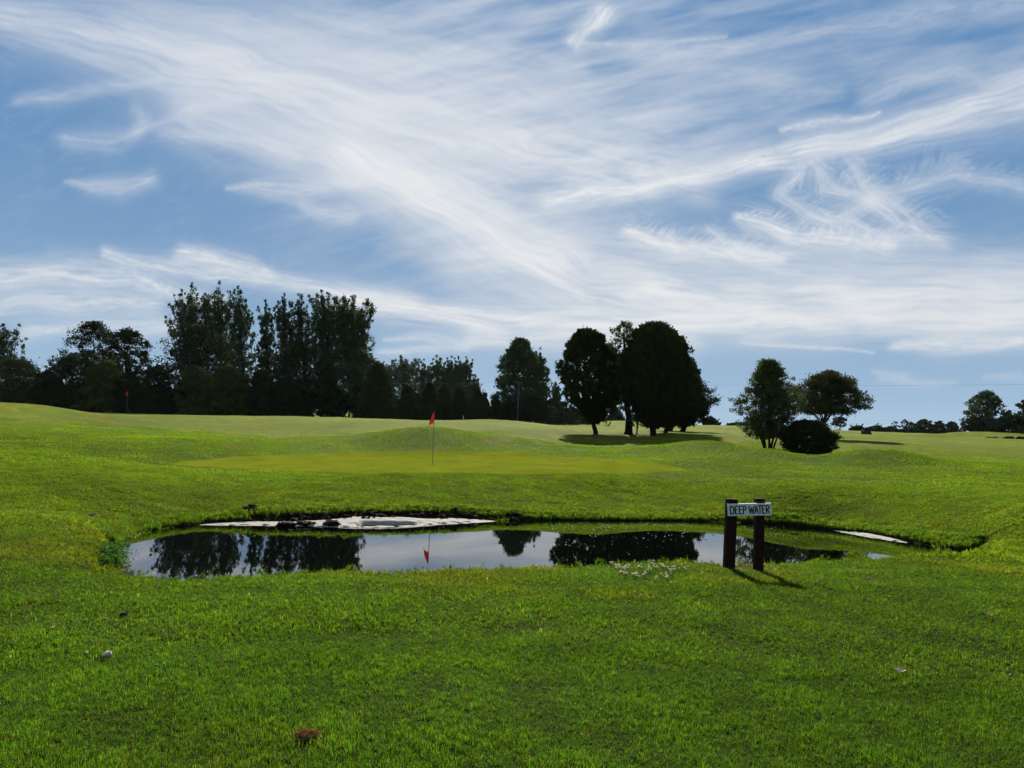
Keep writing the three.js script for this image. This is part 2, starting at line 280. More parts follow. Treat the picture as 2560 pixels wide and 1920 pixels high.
{
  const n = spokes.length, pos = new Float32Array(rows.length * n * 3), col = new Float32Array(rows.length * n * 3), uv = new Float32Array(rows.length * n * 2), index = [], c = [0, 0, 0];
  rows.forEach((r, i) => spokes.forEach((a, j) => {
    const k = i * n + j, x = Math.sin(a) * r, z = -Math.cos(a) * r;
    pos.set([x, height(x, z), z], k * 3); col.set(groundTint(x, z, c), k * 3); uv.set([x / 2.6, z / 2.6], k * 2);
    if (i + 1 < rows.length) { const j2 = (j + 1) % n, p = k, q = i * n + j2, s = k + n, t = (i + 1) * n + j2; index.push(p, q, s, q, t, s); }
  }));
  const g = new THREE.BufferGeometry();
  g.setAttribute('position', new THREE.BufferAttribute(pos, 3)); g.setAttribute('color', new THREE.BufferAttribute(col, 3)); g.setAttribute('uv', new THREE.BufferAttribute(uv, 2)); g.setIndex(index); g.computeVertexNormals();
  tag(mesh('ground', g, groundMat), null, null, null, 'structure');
  console.log('ground vertices', pos.length / 3);
}
// water
{
  const s = new THREE.Shape(); const cx = (shoreBox[0] + shoreBox[1]) / 2, cz = (shoreBox[2] + shoreBox[3]) / 2;
  const pts = SHORE.map(([x, z]) => new THREE.Vector2(cx + (x - cx) * 1.06, -(cz + (z - cz) * 1.1)));
  s.setFromPoints(pts);
  const g = new THREE.ShapeGeometry(s, 1); g.rotateX(-Math.PI / 2); g.translate(0, WATER, 0);
  const p = g.attributes.position, uv = new Float32Array(p.count * 2); for (let i = 0; i < p.count; i++) { uv[i * 2] = p.getX(i) / 4; uv[i * 2 + 1] = p.getZ(i) / 4; } g.setAttribute('uv', new THREE.BufferAttribute(uv, 2)); g.computeVertexNormals();
  const ripple = noiseTexture(512, 31, (u, v, f) => [0.5 + 0.3 * f(u, v, 9) + 0.14 * f(u, v, 26)]);
  const m = new THREE.MeshPhysicalMaterial({ name: 'pond_water', color: new THREE.Color(0.0006, 0.0011, 0.0009), roughness: 0.01, ior: 1.5, bumpMap: ripple, bumpScale: 0.00008 });
  tag(mesh('pond_water', g, m), 'still dark pond reflecting the trees and the sky', 'pond', null, 'structure');
}
// ---------------------------------------------------------------- foliage
class Leaves {
  constructor(seed) { this.r = rand(seed); this.p = []; this.c = []; this.n = 0; this.v = new THREE.Vector3(); }
  gauss() { return (this.r() + this.r() + this.r() - 1.5) * 0.82; }
  // one leaf or spray of leaves: a folded lozenge of length l and width w, lying along (dx, dy, dz)
  leaf(x, y, z, l, w, dx, dy, dz, tone) {
    const r = this.r, n = Math.hypot(dx, dy, dz) || 1; dx /= n; dy /= n; dz /= n;
    let sx = r() - 0.5, sy = r() - 0.5, sz = r() - 0.5; const d = sx * dx + sy * dy + sz * dz; sx -= d * dx; sy -= d * dy; sz -= d * dz; const m = Math.hypot(sx, sy, sz) || 1; sx *= w / 2 / m; sy *= w / 2 / m; sz *= w / 2 / m;
    const ux = (dy * sz - dz * sy) * 0.35, uy = (dz * sx - dx * sz) * 0.35, uz = (dx * sy - dy * sx) * 0.35, h = l / 2;
    const a = [x - dx * h, y - dy * h, z - dz * h], b = [x + sx + ux, y + sy + uy, z + sz + uz], c = [x + dx * h, y + dy * h, z + dz * h], e = [x - sx + ux, y - sy + uy, z - sz + uz];
    this.p.push(...a, ...b, ...c, ...a, ...c, ...e);
    const t = tone * (0.8 + 0.4 * r()), y2 = 0.85 + 0.3 * r(); for (let i = 0; i < 6; i++) this.c.push(t * y2, t, t * (1.7 - y2) * 0.95);
    this.n++;
  }
  clump(x, y, z, rad, count, size, up = 0.1, squash = 0.8, tone = 1) {
    for (let i = 0; i < count; i++) {
      const a = this.gauss() * rad, b = this.gauss() * rad * squash, c = this.gauss() * rad, s = size * (0.7 + 0.6 * this.r());
      this.leaf(x + a, y + b, z + c, s, s * 0.72, this.r() - 0.5 + a / rad * 0.5, this.r() - 0.5 + up, this.r() - 0.5 + c / rad * 0.5, tone);
    }
  }
  geometry() {
    const g = new THREE.BufferGeometry(), p = Float32Array.from(this.p);
    g.setAttribute('position', new THREE.BufferAttribute(p, 3)); g.setAttribute('color', new THREE.BufferAttribute(Float32Array.from(this.c), 3)); g.computeVertexNormals(); this.p = this.c = null; return g;
  }
}
function limb(points, radii, sides = 7) {                            // a tapered, crooked tube
  const P = points.map((p) => new THREE.Vector3(...p)), pos = [], idx = [], up = new THREE.Vector3(0.31, 0.2, 0.93);
  P.forEach((p, i) => {
    const d = P[Math.min(i + 1, P.length - 1)].clone().sub(P[Math.max(i - 1, 0)]).normalize(), a = d.clone().cross(up).normalize(), b = d.clone().cross(a);
    for (let k = 0; k < sides; k++) { const t = (k / sides) * 2 * Math.PI, r = radii[i] * (1 + 0.1 * Math.sin(k * 2.3 + i)); pos.push(p.x + (a.x * Math.cos(t) + b.x * Math.sin(t)) * r, p.y + (a.y * Math.cos(t) + b.y * Math.sin(t)) * r, p.z + (a.z * Math.cos(t) + b.z * Math.sin(t)) * r); }
  });
  for (let i = 0; i + 1 < P.length; i++) for (let k = 0; k < sides; k++) { const a = i * sides + k, b = i * sides + ((k + 1) % sides); idx.push(a, a + sides, b, b, a + sides, b + sides); }
  const top = pos.length / 3; pos.push(P.at(-1).x, P.at(-1).y, P.at(-1).z); for (let k = 0; k < sides; k++) idx.push((P.length - 1) * sides + k, top, (P.length - 1) * sides + ((k + 1) % sides));
  const g = new THREE.BufferGeometry(); g.setAttribute('position', new THREE.Float32BufferAttribute(pos, 3)); g.setIndex(idx); g.computeVertexNormals(); return g;
}
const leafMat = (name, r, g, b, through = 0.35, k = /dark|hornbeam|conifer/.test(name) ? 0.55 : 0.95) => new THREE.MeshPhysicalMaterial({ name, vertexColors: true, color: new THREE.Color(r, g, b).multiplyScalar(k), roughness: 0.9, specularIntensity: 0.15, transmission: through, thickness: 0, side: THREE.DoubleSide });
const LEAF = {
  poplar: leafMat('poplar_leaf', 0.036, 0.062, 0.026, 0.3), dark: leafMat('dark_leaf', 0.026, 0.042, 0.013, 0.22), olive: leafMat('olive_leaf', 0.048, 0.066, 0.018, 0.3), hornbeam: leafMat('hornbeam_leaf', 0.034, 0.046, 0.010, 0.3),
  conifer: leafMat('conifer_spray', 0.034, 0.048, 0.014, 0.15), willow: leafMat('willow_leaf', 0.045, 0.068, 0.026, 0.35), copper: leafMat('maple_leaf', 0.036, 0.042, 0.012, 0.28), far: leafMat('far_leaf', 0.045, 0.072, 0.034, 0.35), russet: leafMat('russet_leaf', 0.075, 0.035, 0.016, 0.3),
};
const barkBump = noiseTexture(128, 41, (u, v, g) => [0.5 + 0.5 * g(u * 1, v * 0.25, 22)]);
const BARK = new THREE.MeshPhysicalMaterial({ name: 'bark', color: new THREE.Color(0.014, 0.011, 0.008), roughness: 1, specularIntensity: 0.1 });
let seedNo = 100;
// a plant standing at a pixel column and distance, as tall and as wide as it shows
function standing(px, depth, topY, widthPx, rootPx = px) {
  const p = at(rootPx, 1080, depth), y = height(p.x, p.z), top = at(px, topY, depth);
  return { x: p.x, y: y - 0.05, z: p.z, H: top.y - y + 0.05, R: (widthPx / 2) * depth / FOCAL, lean: top.x - p.x };
}
function crownOf(spec, s) {
  const { H, R } = s, L = new Leaves(seedNo++), r = L.r, t0 = spec.from ?? 0.15, lumpy = spec.lumpy ?? 0.25, o = r() * 50, lean = (y) => s.lean * Math.pow(clamp(y / H, 0, 1), 1.2) + (spec.shear ?? 0) * (y / H);
  for (let i = 0; i < spec.clumps; i++) {
    const t = Math.pow(r(), spec.topness ?? 1), y = H * (t0 + (1 - t0) * t), a = r() * 2 * Math.PI;
    const edge = R * spec.profile(t) * (1 + lumpy * (n3(Math.cos(a) * 1.3 + o, Math.sin(a) * 1.3, t * 3.2) + 0.5 * n3(Math.cos(a) * 3 + o, Math.sin(a) * 3, t * 8)));
    const q = edge * Math.pow(r(), spec.shell ?? 0.35), rad = (spec.radius ?? 0.14) * R * (0.7 + 0.6 * r());
    const inner = q / Math.max(edge, 0.01);
    L.clump(Math.cos(a) * q + lean(y), y, Math.sin(a) * q * (spec.deep ?? 1), rad, spec.leaves, spec.size, spec.up ?? 0.1, spec.squash ?? 0.8, 0.75 + 0.5 * r());
    if (spec.tips && inner > 0.85 && r() < spec.tips) for (let k = 0; k < 5; k++) L.leaf(Math.cos(a) * (q + k * rad * 0.3) + lean(y), y + k * rad * (spec.tipRise ?? 0.5), Math.sin(a) * (q + k * rad * 0.3), spec.size * 1.5, spec.size * 0.6, Math.cos(a), spec.tipRise ?? 0.8, Math.sin(a), 1);
  }
  return L.geometry();
}
function plumes(spec, s) {                                            // a poplar: a leader and steep side branches, leaves in tufts with sky between
  const { H, R } = s, L = new Leaves(seedNo++), r = L.r, wood = [], lean = (y) => s.lean * y / H;
  wood.push(limb([[0, 0, 0], [0.1, H * 0.3, 0], [lean(H * 0.6), H * 0.6, 0.1], [lean(H), H * 0.97, 0]], [H * 0.017, H * 0.013, H * 0.008, H * 0.002]));
  const along = (ax, ay, az, bx, by, bz, n, rad, from) => {
    for (let i = 0; i < n; i++) {
      const t = from + (1 - from) * (i + r() * 0.9) / n, q = rad * (1.2 - 0.9 * t);
      L.clump(lerp(ax, bx, t) + L.gauss() * q * 1.3, lerp(ay, by, t) + L.gauss() * rad, lerp(az, bz, t) + L.gauss() * q * 1.3, q * (0.35 + 0.6 * r()) + 0.1, Math.round(spec.leaves * (0.6 + 0.4 * (1 - t)) * (0.5 + r())), spec.size, 0.25, 1.25, 0.7 + 0.6 * r());
    }
  };
  along(0, 0, 0, lean(H), H, 0, Math.round(H * spec.thick * 1.2), R * 0.3, spec.from ?? 0.15);
  for (let i = 0; i < (spec.fill ?? 130); i++) { // the body of the crown
    const t = r(), a = r() * 6.283, y = H * (0.05 + 0.8 * t), q = R * 1.02 * Math.sqrt(r()) * Math.pow(Math.sin(Math.PI * Math.min(1, 0.2 + 0.72 * t)), 0.7) * (1 + 0.35 * n3(Math.cos(a) * 1.4 + H, t * 4, Math.sin(a) * 1.4 + R));
    L.clump(lean(y) + Math.cos(a) * q, y, Math.sin(a) * q, R * 0.17 * (0.7 + 0.6 * r()), Math.round(spec.leaves * 0.9), spec.size, 0.3, 1.1, 0.7 + 0.6 * r());
  }
  const nb = spec.branches ?? 14;
  for (let i = 0; i < nb; i++) {
    const t = (spec.from ?? 0.12) + (0.82 - (spec.from ?? 0.12)) * (i + r()) / nb, a = i * 2.4 + r(), y0 = H * t, reach = R * (0.75 + 0.4 * r()) * Math.pow(1 - t, 0.28), rise = Math.min(H * (0.98 - 0.1 * r()) - y0, (reach * (2.2 + 1.4 * r()) * (spec.rise ?? 1)));
    const bx = lean(y0) + Math.cos(a) * reach + lean(rise), bz = Math.sin(a) * reach, by = y0 + rise;
    wood.push(limb([[lean(y0), y0, 0], [lean(y0) + Math.cos(a) * reach * 0.6, y0 + rise * 0.4, bz * 0.6], [bx, by, bz]], [H * 0.005, H * 0.003, H * 0.0012], 5));
    along(lean(y0), y0, 0, bx, by, bz, Math.max(4, Math.round(rise * spec.thick)), R * 0.25, 0.15);
  }
  return [L.geometry(), mergeGeometries(wood)];
}
function boughs(s, n, from, to, spread, thick, legs = 1, seed = 5) {  // trunk (or several) and limbs up into the crown
  const r = rand(seed), w = [], { H, R } = s;
  for (let k = 0; k < legs; k++) {
    const a0 = legs > 1 ? (k / legs) * 6.28 + 0.5 : 0, bx = legs > 1 ? Math.cos(a0) * R * 0.2 : 0, bz = legs > 1 ? Math.sin(a0) * R * 0.2 : 0, th = thick * (legs > 1 ? 0.55 + 0.3 * r() : 1), tx = s.lean * 0.3 + bx * 2 + (r() - 0.5) * 0.1 * R;
    w.push(limb([[bx * 0.8, -0.2, bz * 0.8], [bx * 0.8, 0.12 * H * from, bz * 0.8], [lerp(bx, tx, 0.5) + 0.02 * H * (r() - 0.5), H * from * 0.6, bz], [tx, H * from, bz * 1.3], [s.lean * 0.8 + tx, H * to, bz * 1.6]], [th * 1.5, th, th * 0.85, th * 0.75, th * 0.2], 9));
    for (let i = 0; i < n; i++) {
      const t = from * (0.82 + 0.3 * r()), a = i * 2.4 + r() + k, y = H * t, q = R * spread * (0.7 + 0.4 * r()), e = H * lerp(t, to, 0.55 + 0.4 * r());
      w.push(limb([[tx * t / from, y, bz], [tx + Math.cos(a) * q * 0.45, lerp(y, e, 0.45), bz + Math.sin(a) * q * 0.45], [tx + Math.cos(a) * q, e, bz + Math.sin(a) * q]], [th * 0.5, th * 0.33, th * 0.1], 6));
    }
  }
  return mergeGeometries(w);
}
const egg = (k, e = 0.5) => (t) => Math.pow(Math.max(0, Math.sin(Math.PI * Math.pow(t, k))), e);       // widest above (k > 1) or below (k < 1) the middle
const cone = (t) => Math.min(1, 6 * t + 0.55) * Math.pow(1 - t, 0.62);
const mass = (t) => Math.pow(Math.max(0, 1 - Math.pow(t, 2.6)), 0.5);
function plant(name, label, category, grp, where, crown, leaf, trunk, kind) {
  const s = standing(...where), g = group(name, s.x, s.y, s.z);
  tag(g, label, category, grp);
  if (crown.plume) { const [l, w] = plumes(crown, s); mesh('trunk', w, BARK, g); tag(mesh('crown', l, leaf, g)); }
  else { if (trunk) mesh('trunk', boughs(s, ...trunk), BARK, g); mesh(crown.name ?? 'crown', crownOf(crown, s), leaf, g); }
  return g;
}
const POPLAR = { plume: true, from: 0.06, thick: 1.9, leaves: 42, size: 0.27, branches: 26 };
const poplar = (label, grp, where, more = {}, leaf = LEAF.poplar) => plant('poplar_tree', label, 'tree', grp, where, { ...POPLAR, ...more }, leaf);
const BROAD = { profile: egg(0.85, 0.55), from: 0.2, clumps: 190, leaves: 60, radius: 0.17, size: 0.27, shell: 0.42, lumpy: 0.35 };
const broad = (label, grp, where, more = {}, leaf = LEAF.dark, trunk = [7, 0.3, 0.8, 0.7, 0.25, 1, 7]) => plant('broadleaf_tree', label, 'tree', grp, where, { ...BROAD, ...more }, leaf, trunk);
const BUSH = { profile: mass, from: 0, clumps: 190, leaves: 54, radius: 0.2, size: 0.28, shell: 0.45, lumpy: 0.3, name: 'foliage', up: 0.4, tips: 0.25, tipRise: 0.5 };
const bush = (label, grp, where, more = {}, leaf = LEAF.dark) => plant('bush', label, 'bush', grp, where, { ...BUSH, ...more }, leaf);
const CONIFER = { profile: cone, from: 0, clumps: 260, leaves: 44, radius: 0.22, size: 0.27, shell: 0.4, lumpy: 0.25, up: 0.7, tips: 0.2, tipRise: 0.7 };
const conifer = (label, grp, where, more = {}, leaf = LEAF.conifer) => plant('conifer_tree', label, 'tree', grp, where, { ...CONIFER, ...more }, leaf, [0, 0.3, 0.8, 0.1, 0.12, 1, 3]);

// the belt of trees along the left edge of the course
const TALL = 'tall poplars in the two clumps on the left', SHRUBS = 'bushes of the belt at the left edge of the course', CON = 'conifers of the tall hedge right of the poplars', FARPOP = 'small poplars showing over the conifer hedge';
poplar('pale green poplar cut by the left edge of the photo', null, [8, 120, 802, 100], { branches: 16, fill: 50 }, LEAF.poplar);
broad('thin young tree with open twigs left of the twin-crowned trees', null, [126, 114, 896, 36], { clumps: 40, leaves: 14, size: 0.26, radius: 0.3, from: 0.3 }, LEAF.dark, [5, 0.3, 0.95, 0.7, 0.07, 1, 9]);
broad('left tree of the twin-crowned pair, with the higher crown', null, [236, 116, 808, 150], { clumps: 200, from: 0.26 }, LEAF.dark, [8, 0.35, 0.85, 0.7, 0.25, 1, 17]);
broad('right tree of the twin-crowned pair, branches open below its rounded crown', null, [316, 114, 826, 122], { clumps: 200, from: 0.36, leaves: 52 }, LEAF.dark, [9, 0.4, 0.85, 0.75, 0.25, 1, 19]);
poplar('leftmost poplar of the tall left clump', TALL, [478, 122, 708, 122]);
poplar('middle poplar of the tall left clump', TALL, [546, 124, 710, 112]);
poplar('slender right poplar of the tall left clump', TALL, [600, 123, 719, 84], { branches: 18 });
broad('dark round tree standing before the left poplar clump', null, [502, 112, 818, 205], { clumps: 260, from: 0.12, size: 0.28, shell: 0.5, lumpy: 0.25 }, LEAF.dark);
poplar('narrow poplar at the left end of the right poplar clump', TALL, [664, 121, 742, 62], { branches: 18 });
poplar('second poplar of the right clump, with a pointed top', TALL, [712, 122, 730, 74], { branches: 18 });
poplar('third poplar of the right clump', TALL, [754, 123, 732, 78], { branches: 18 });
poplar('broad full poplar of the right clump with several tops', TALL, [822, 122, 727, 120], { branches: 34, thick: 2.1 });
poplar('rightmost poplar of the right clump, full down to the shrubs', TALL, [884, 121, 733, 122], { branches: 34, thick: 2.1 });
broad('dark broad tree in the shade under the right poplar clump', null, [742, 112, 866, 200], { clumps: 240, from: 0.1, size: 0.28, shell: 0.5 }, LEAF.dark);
broad('green rounded tree at the right foot of the right poplar clump', null, [905, 113, 878, 95], { clumps: 190, from: 0.1 }, LEAF.poplar);
function understorey(label, px0, d0, px1, d1, tops, gaps, seed, leaf = LEAF.dark) {   // a long dense hedge that closes the belt behind the bushes
  const L = new Leaves(seed), r = L.r, a = at(px0, 1040, d0), b = at(px1, 1040, d1), g = group('hedge', (a.x + b.x) / 2, 0, (a.z + b.z) / 2), stems = [], n = Math.round(Math.hypot(a.x - b.x, a.z - b.z) * 7);
  for (let i = 0; i < n; i++) {
    const t = (i + r()) / n, d = 1 / lerp(1 / d0, 1 / d1, t), px = lerp(px0, px1, t), p = at(px, 1040, d), y0 = height(p.x, p.z), top = (at(px, lerp(tops[0], tops[1], t), d).y - y0) * (0.85 + 0.25 * n2(p.x / 3.5, seed)), gap = gaps.some(([c, w]) => Math.abs(px - c) < w), x = p.x - g.position.x, z = p.z - g.position.z;
    for (let k = 0; k < 7; k++) L.clump(x + 0.4 * L.gauss(), y0 + top * (gap ? 0.35 + 0.65 * r() : r()), z + 1.2 * L.gauss(), 0.55, 20, 0.34, 0.3, 0.9, 0.7 + 0.5 * r());
    if (i % 20 === 0) stems.push(limb([[x, y0 - 0.2, z], [x + 0.2, y0 + top * 0.4, z + 0.1], [x, y0 + top * 0.8, z]], [0.16, 0.12, 0.05], 6));
  }
  tag(g, label, 'hedge'); mesh('foliage', L.geometry(), leaf, g); stems.forEach((q) => mesh('stem', q, BARK, g));
}
understorey('dense dark undergrowth closing the belt below the left poplars', -120, 117, 960, 117, [955, 955], [[788, 9], [872, 13]], 77);
understorey('long dark hedge running from the broad conifer down to the dark trees', 940, 113, 1480, 168, [972, 1038], [], 79, LEAF.conifer);
bush('wide dark bush at the left edge below the pale poplar', null, [42, 108, 904, 175], { clumps: 170 }, LEAF.dark);
bush('low bush between the left edge and the twin-crowned trees', SHRUBS, [120, 106, 930, 80]);
bush('tall dark bush below the left twin crown', SHRUBS, [190, 107, 886, 120], { clumps: 160 });
bush('bush below the gap between the twin crowns', SHRUBS, [262, 106, 905, 120], {}, LEAF.olive);
bush('bush behind the far red flag', SHRUBS, [322, 106, 938, 90]);
bush('spiky topped bush right of the far red flag', null, [392, 107, 918, 92], { tips: 0.7 }, LEAF.conifer);
bush('yellowish bush before the dark round tree', null, [492, 105, 920, 100], {}, LEAF.olive);
bush('yellowish twin bush right of the other yellowish bush', null, [574, 105, 917, 100], {}, LEAF.olive);
bush('low bush between the yellowish bush and the shaded gap', SHRUBS, [652, 105, 930, 90], {}, LEAF.conifer);
bush('dark bush left of the sunlit gap under the poplars', SHRUBS, [718, 106, 950, 120], { clumps: 160 });
bush('dark bush between the two sunlit gaps under the poplars', SHRUBS, [826, 106, 935, 62]);
conifer('broad conifer at the left end of the tall hedge', null, [945, 104, 915, 118], { clumps: 240 });
conifer('conifer below the leftmost far poplars', CON, [1018, 108, 968, 68]);
conifer('conifer with a blunt top left of the red flag', CON, [1074, 112, 962, 62]);
conifer('conifer above the red flag', CON, [1112, 116, 964, 56]);
conifer('tapering conifer right of the red flag', CON, [1150, 120, 973, 58]);
conifer('small conifer right of the white marker stake', CON, [1194, 124, 975, 52]);
conifer('small pointed conifer where the hedge drops', CON, [1212, 127, 982, 34], { clumps: 100 });
conifer('low conifer left of the lone full tree', CON, [1240, 130, 990, 46], { clumps: 110 });
conifer('low conifer at the foot of the lone full tree', CON, [1272, 132, 998, 56], { clumps: 120 });
[[945, 898, 42], [968, 905, 36], [1014, 890, 62], [1058, 906, 34], [1090, 889, 40], [1122, 905, 40], [1128, 893, 26], [1146, 892, 30], [1166, 893, 34], [1184, 940, 26]].forEach(([x, y, w], i) => poplar('far poplar showing over the conifer hedge, ' + ['leftmost in the row', 'second from the left', 'broad, with the fullest crown', 'narrow, just right of the broad one', 'with a high pointed top', 'lower and wider, in front of the last three', 'first of the three spires at the end', 'second of the three spires at the end', 'last of the three spires at the end', 'low, where the row ends'][i], FARPOP, [x, 205, y, w * 1.5], { leaves: 44, size: 0.36, branches: 16, thick: 1.5, from: 0.02 }, LEAF.far));
broad('lone full tree behind the hedge beside the grey pole', null, [1300, 134, 850, 125], { profile: egg(0.62, 0.5), clumps: 760, leaves: 56, from: 0.02, size: 0.3, radius: 0.15, shell: 0.45, lumpy: 0.25, up: 0.5 }, LEAF.poplar);
poplar('pointed poplar against the right side of the lone full tree', null, [1350, 136, 872, 62], { branches: 18, from: 0.03 }, LEAF.poplar);
poplar('thin poplar right of the lone full tree', null, [1390, 140, 952, 34], { leaves: 30, branches: 12, from: 0.02 }, LEAF.poplar);
bush('dark bush under the lone full tree', null, [1335, 128, 1000, 120], { clumps: 140 }, LEAF.dark);
const LOWH = 'low bushes where the hedge runs down to the dark trees';
[[1385, 133, 995, 54], [1410, 138, 1006, 50], [1430, 144, 1018, 44], [1452, 150, 1026, 40], [1476, 158, 1034, 36]].forEach(([x, d, y, w], i) => bush('low hedge bush left of the dark trees, ' + ['highest and leftmost', 'second from the left', 'middle of five', 'fourth from the left', 'lowest, beside the trunk'][i], LOWH, [x, d, y, w], { clumps: 70 }, LEAF.conifer));
conifer('far conical tree seen under the dark trees behind the golfer', null, [1538, 210, 1022, 60], { size: 0.5, clumps: 120 }, LEAF.dark);
bush('far bush seen between the trunks of the dark trees', null, [1602, 215, 1030, 50], { size: 0.5, clumps: 60 }, LEAF.dark);

// the dark trees on the right of the middle
const flame = (t) => Math.pow(Math.max(0, Math.sin(Math.PI * Math.pow(clamp(0.03 + 0.97 * t, 0, 1), 0.95))), 0.46) * (0.5 + 0.5 * smooth(0, 0.33, t));
const HORN = { profile: flame, from: 0.13, clumps: 1600, leaves: 34, radius: 0.08, size: 0.165, shell: 0.27, lumpy: 0.22, up: 1.1, squash: 1.3 };
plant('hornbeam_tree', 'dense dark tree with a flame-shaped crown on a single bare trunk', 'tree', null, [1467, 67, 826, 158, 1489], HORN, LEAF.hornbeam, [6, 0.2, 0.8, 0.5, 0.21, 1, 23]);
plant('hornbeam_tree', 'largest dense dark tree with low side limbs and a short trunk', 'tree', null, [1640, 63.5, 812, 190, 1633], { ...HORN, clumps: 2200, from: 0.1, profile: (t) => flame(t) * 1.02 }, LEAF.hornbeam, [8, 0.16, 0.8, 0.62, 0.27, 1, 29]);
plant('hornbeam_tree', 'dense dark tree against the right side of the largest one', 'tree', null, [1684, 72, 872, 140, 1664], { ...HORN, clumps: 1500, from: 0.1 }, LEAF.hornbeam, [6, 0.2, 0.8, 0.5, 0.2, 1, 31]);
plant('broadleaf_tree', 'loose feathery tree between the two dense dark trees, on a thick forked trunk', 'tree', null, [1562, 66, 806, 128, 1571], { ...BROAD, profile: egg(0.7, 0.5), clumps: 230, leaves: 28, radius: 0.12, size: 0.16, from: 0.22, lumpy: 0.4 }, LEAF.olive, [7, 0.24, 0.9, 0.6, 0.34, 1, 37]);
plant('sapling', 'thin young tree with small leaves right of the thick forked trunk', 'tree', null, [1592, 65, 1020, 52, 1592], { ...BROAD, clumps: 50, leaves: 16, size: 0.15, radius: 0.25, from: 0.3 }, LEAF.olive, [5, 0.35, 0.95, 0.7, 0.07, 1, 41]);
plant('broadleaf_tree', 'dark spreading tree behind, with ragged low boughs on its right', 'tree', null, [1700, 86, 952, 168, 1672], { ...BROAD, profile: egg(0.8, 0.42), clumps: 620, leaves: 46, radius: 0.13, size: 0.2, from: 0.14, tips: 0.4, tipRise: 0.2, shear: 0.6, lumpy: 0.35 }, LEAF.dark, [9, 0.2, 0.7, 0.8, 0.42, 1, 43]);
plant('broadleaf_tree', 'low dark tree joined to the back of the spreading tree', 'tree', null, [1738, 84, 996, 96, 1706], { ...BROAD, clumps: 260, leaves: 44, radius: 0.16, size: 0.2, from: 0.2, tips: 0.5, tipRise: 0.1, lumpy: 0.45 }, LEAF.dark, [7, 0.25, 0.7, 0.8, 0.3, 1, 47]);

// right: a bush and two small trees, and what stands on the skyline
plant('broadleaf_tree', 'small airy tree on several thin stems left of the trimmed bush', 'tree', null, [1924, 49, 902, 158, 1922], { ...BROAD, profile: (t) => (t < 0.32 ? lerp(0.55, 1, t / 0.32) : lerp(1, 0.2, Math.pow((t - 0.32) / 0.68, 1.15))), clumps: 950, leaves: 46, radius: 0.12, size: 0.1, from: 0.13, lumpy: 0.45, shell: 0.5 }, LEAF.willow, [3, 0.26, 0.85, 0.5, 0.1, 5, 53]);
plant('broadleaf_tree', 'small round-headed tree with brownish leaves on a forked trunk behind the bush', 'tree', null, [2075, 62, 932, 186, 2054], { ...BROAD, profile: (t) => Math.pow(Math.max(0, Math.sin(Math.PI * Math.pow(0.06 + 0.94 * t, 0.62))), 0.6), clumps: 700, leaves: 50, radius: 0.13, size: 0.13, from: 0.41, lumpy: 0.36, shell: 0.5, squash: 0.7 }, LEAF.copper, [8, 0.26, 0.78, 0.72, 0.13, 1, 59]);
plant('bush', 'trimmed rounded dark bush at the foot of the two small trees', 'bush', null, [2020, 46, 1053, 132, 2020], { profile: (t) => Math.pow(Math.max(0, Math.sin(Math.PI * (0.17 + 0.80 * t))), 0.55), from: 0.04, clumps: 1200, leaves: 26, radius: 0.1, size: 0.085, shell: 0.28, lumpy: 0.2, name: 'foliage', up: 0.8, tips: 0.3, tipRise: 1.4 }, LEAF.dark);
const SKYL = 'bushes along the skyline hedge on the right';
bush('small far bush on the rise right of the dark trees', null, [1777, 172, 1044, 38], { clumps: 60, size: 0.45 }, LEAF.dark);
bush('low dark bushy strip behind the small airy tree', null, [1850, 170, 1060, 60], { clumps: 60, size: 0.45 }, LEAF.dark);
broad('slight open tree on the skyline right of the round-headed tree', null, [2100, 172, 1043, 40], { clumps: 44, leaves: 16, size: 0.4, radius: 0.22, from: 0.3 }, LEAF.dark, [6, 0.3, 0.9, 0.7, 0.14, 1, 61]);
[[2146, 1067, 40], [2182, 1070, 44], [2196, 1066, 34], [2224, 1069, 40], [2256, 1076, 40], [2290, 1074, 36], [2322, 1076, 44], [2356, 1076, 40], [2390, 1076, 36]].forEach(([x, y, w], i) => bush('skyline hedge bush, ' + ['leftmost, right of the slight open tree', 'above the low dark box', 'with the highest hump', 'where the hump ends', 'below the thin bare trees', 'right of the small far pole', 'below the wide flat-topped tree', 'below the round skyline tree', 'last before the large right-hand tree'][i], SKYL, [x, 176, y, w], { clumps: 50, size: 0.45, lumpy: 0.35 }, LEAF.dark));
broad('left of two thin, nearly bare trees on the skyline', null, [2236, 178, 1052, 20], { clumps: 12, leaves: 12, size: 0.34, radius: 0.3, from: 0.35 }, LEAF.dark, [8, 0.3, 0.95, 0.8, 0.1, 1, 67]);
broad('right of two thin, nearly bare trees on the skyline', null, [2262, 178, 1050, 24], { clumps: 26, leaves: 12, size: 0.34, radius: 0.3, from: 0.2 }, LEAF.dark, [8, 0.3, 0.95, 0.8, 0.1, 1, 71]);
broad('small ivy-clad tree right of the far pole on the skyline', null, [2278, 180, 1056, 16], { clumps: 34, leaves: 14, size: 0.36, radius: 0.35, from: 0.05 }, LEAF.dark, [4, 0.3, 0.9, 0.7, 0.12, 1, 73]);
broad('wide flat-topped tree on the skyline', null, [2310, 178, 1050, 50], { clumps: 90, leaves: 22, size: 0.42, radius: 0.18, from: 0.2, squash: 0.6 }, LEAF.dark, [8, 0.3, 0.85, 0.8, 0.2, 1, 79]);
broad('round tree on the skyline between the flat-topped tree and the large tree', null, [2348, 178, 1054, 34], { clumps: 70, leaves: 22, size: 0.42, from: 0.1 }, LEAF.dark);
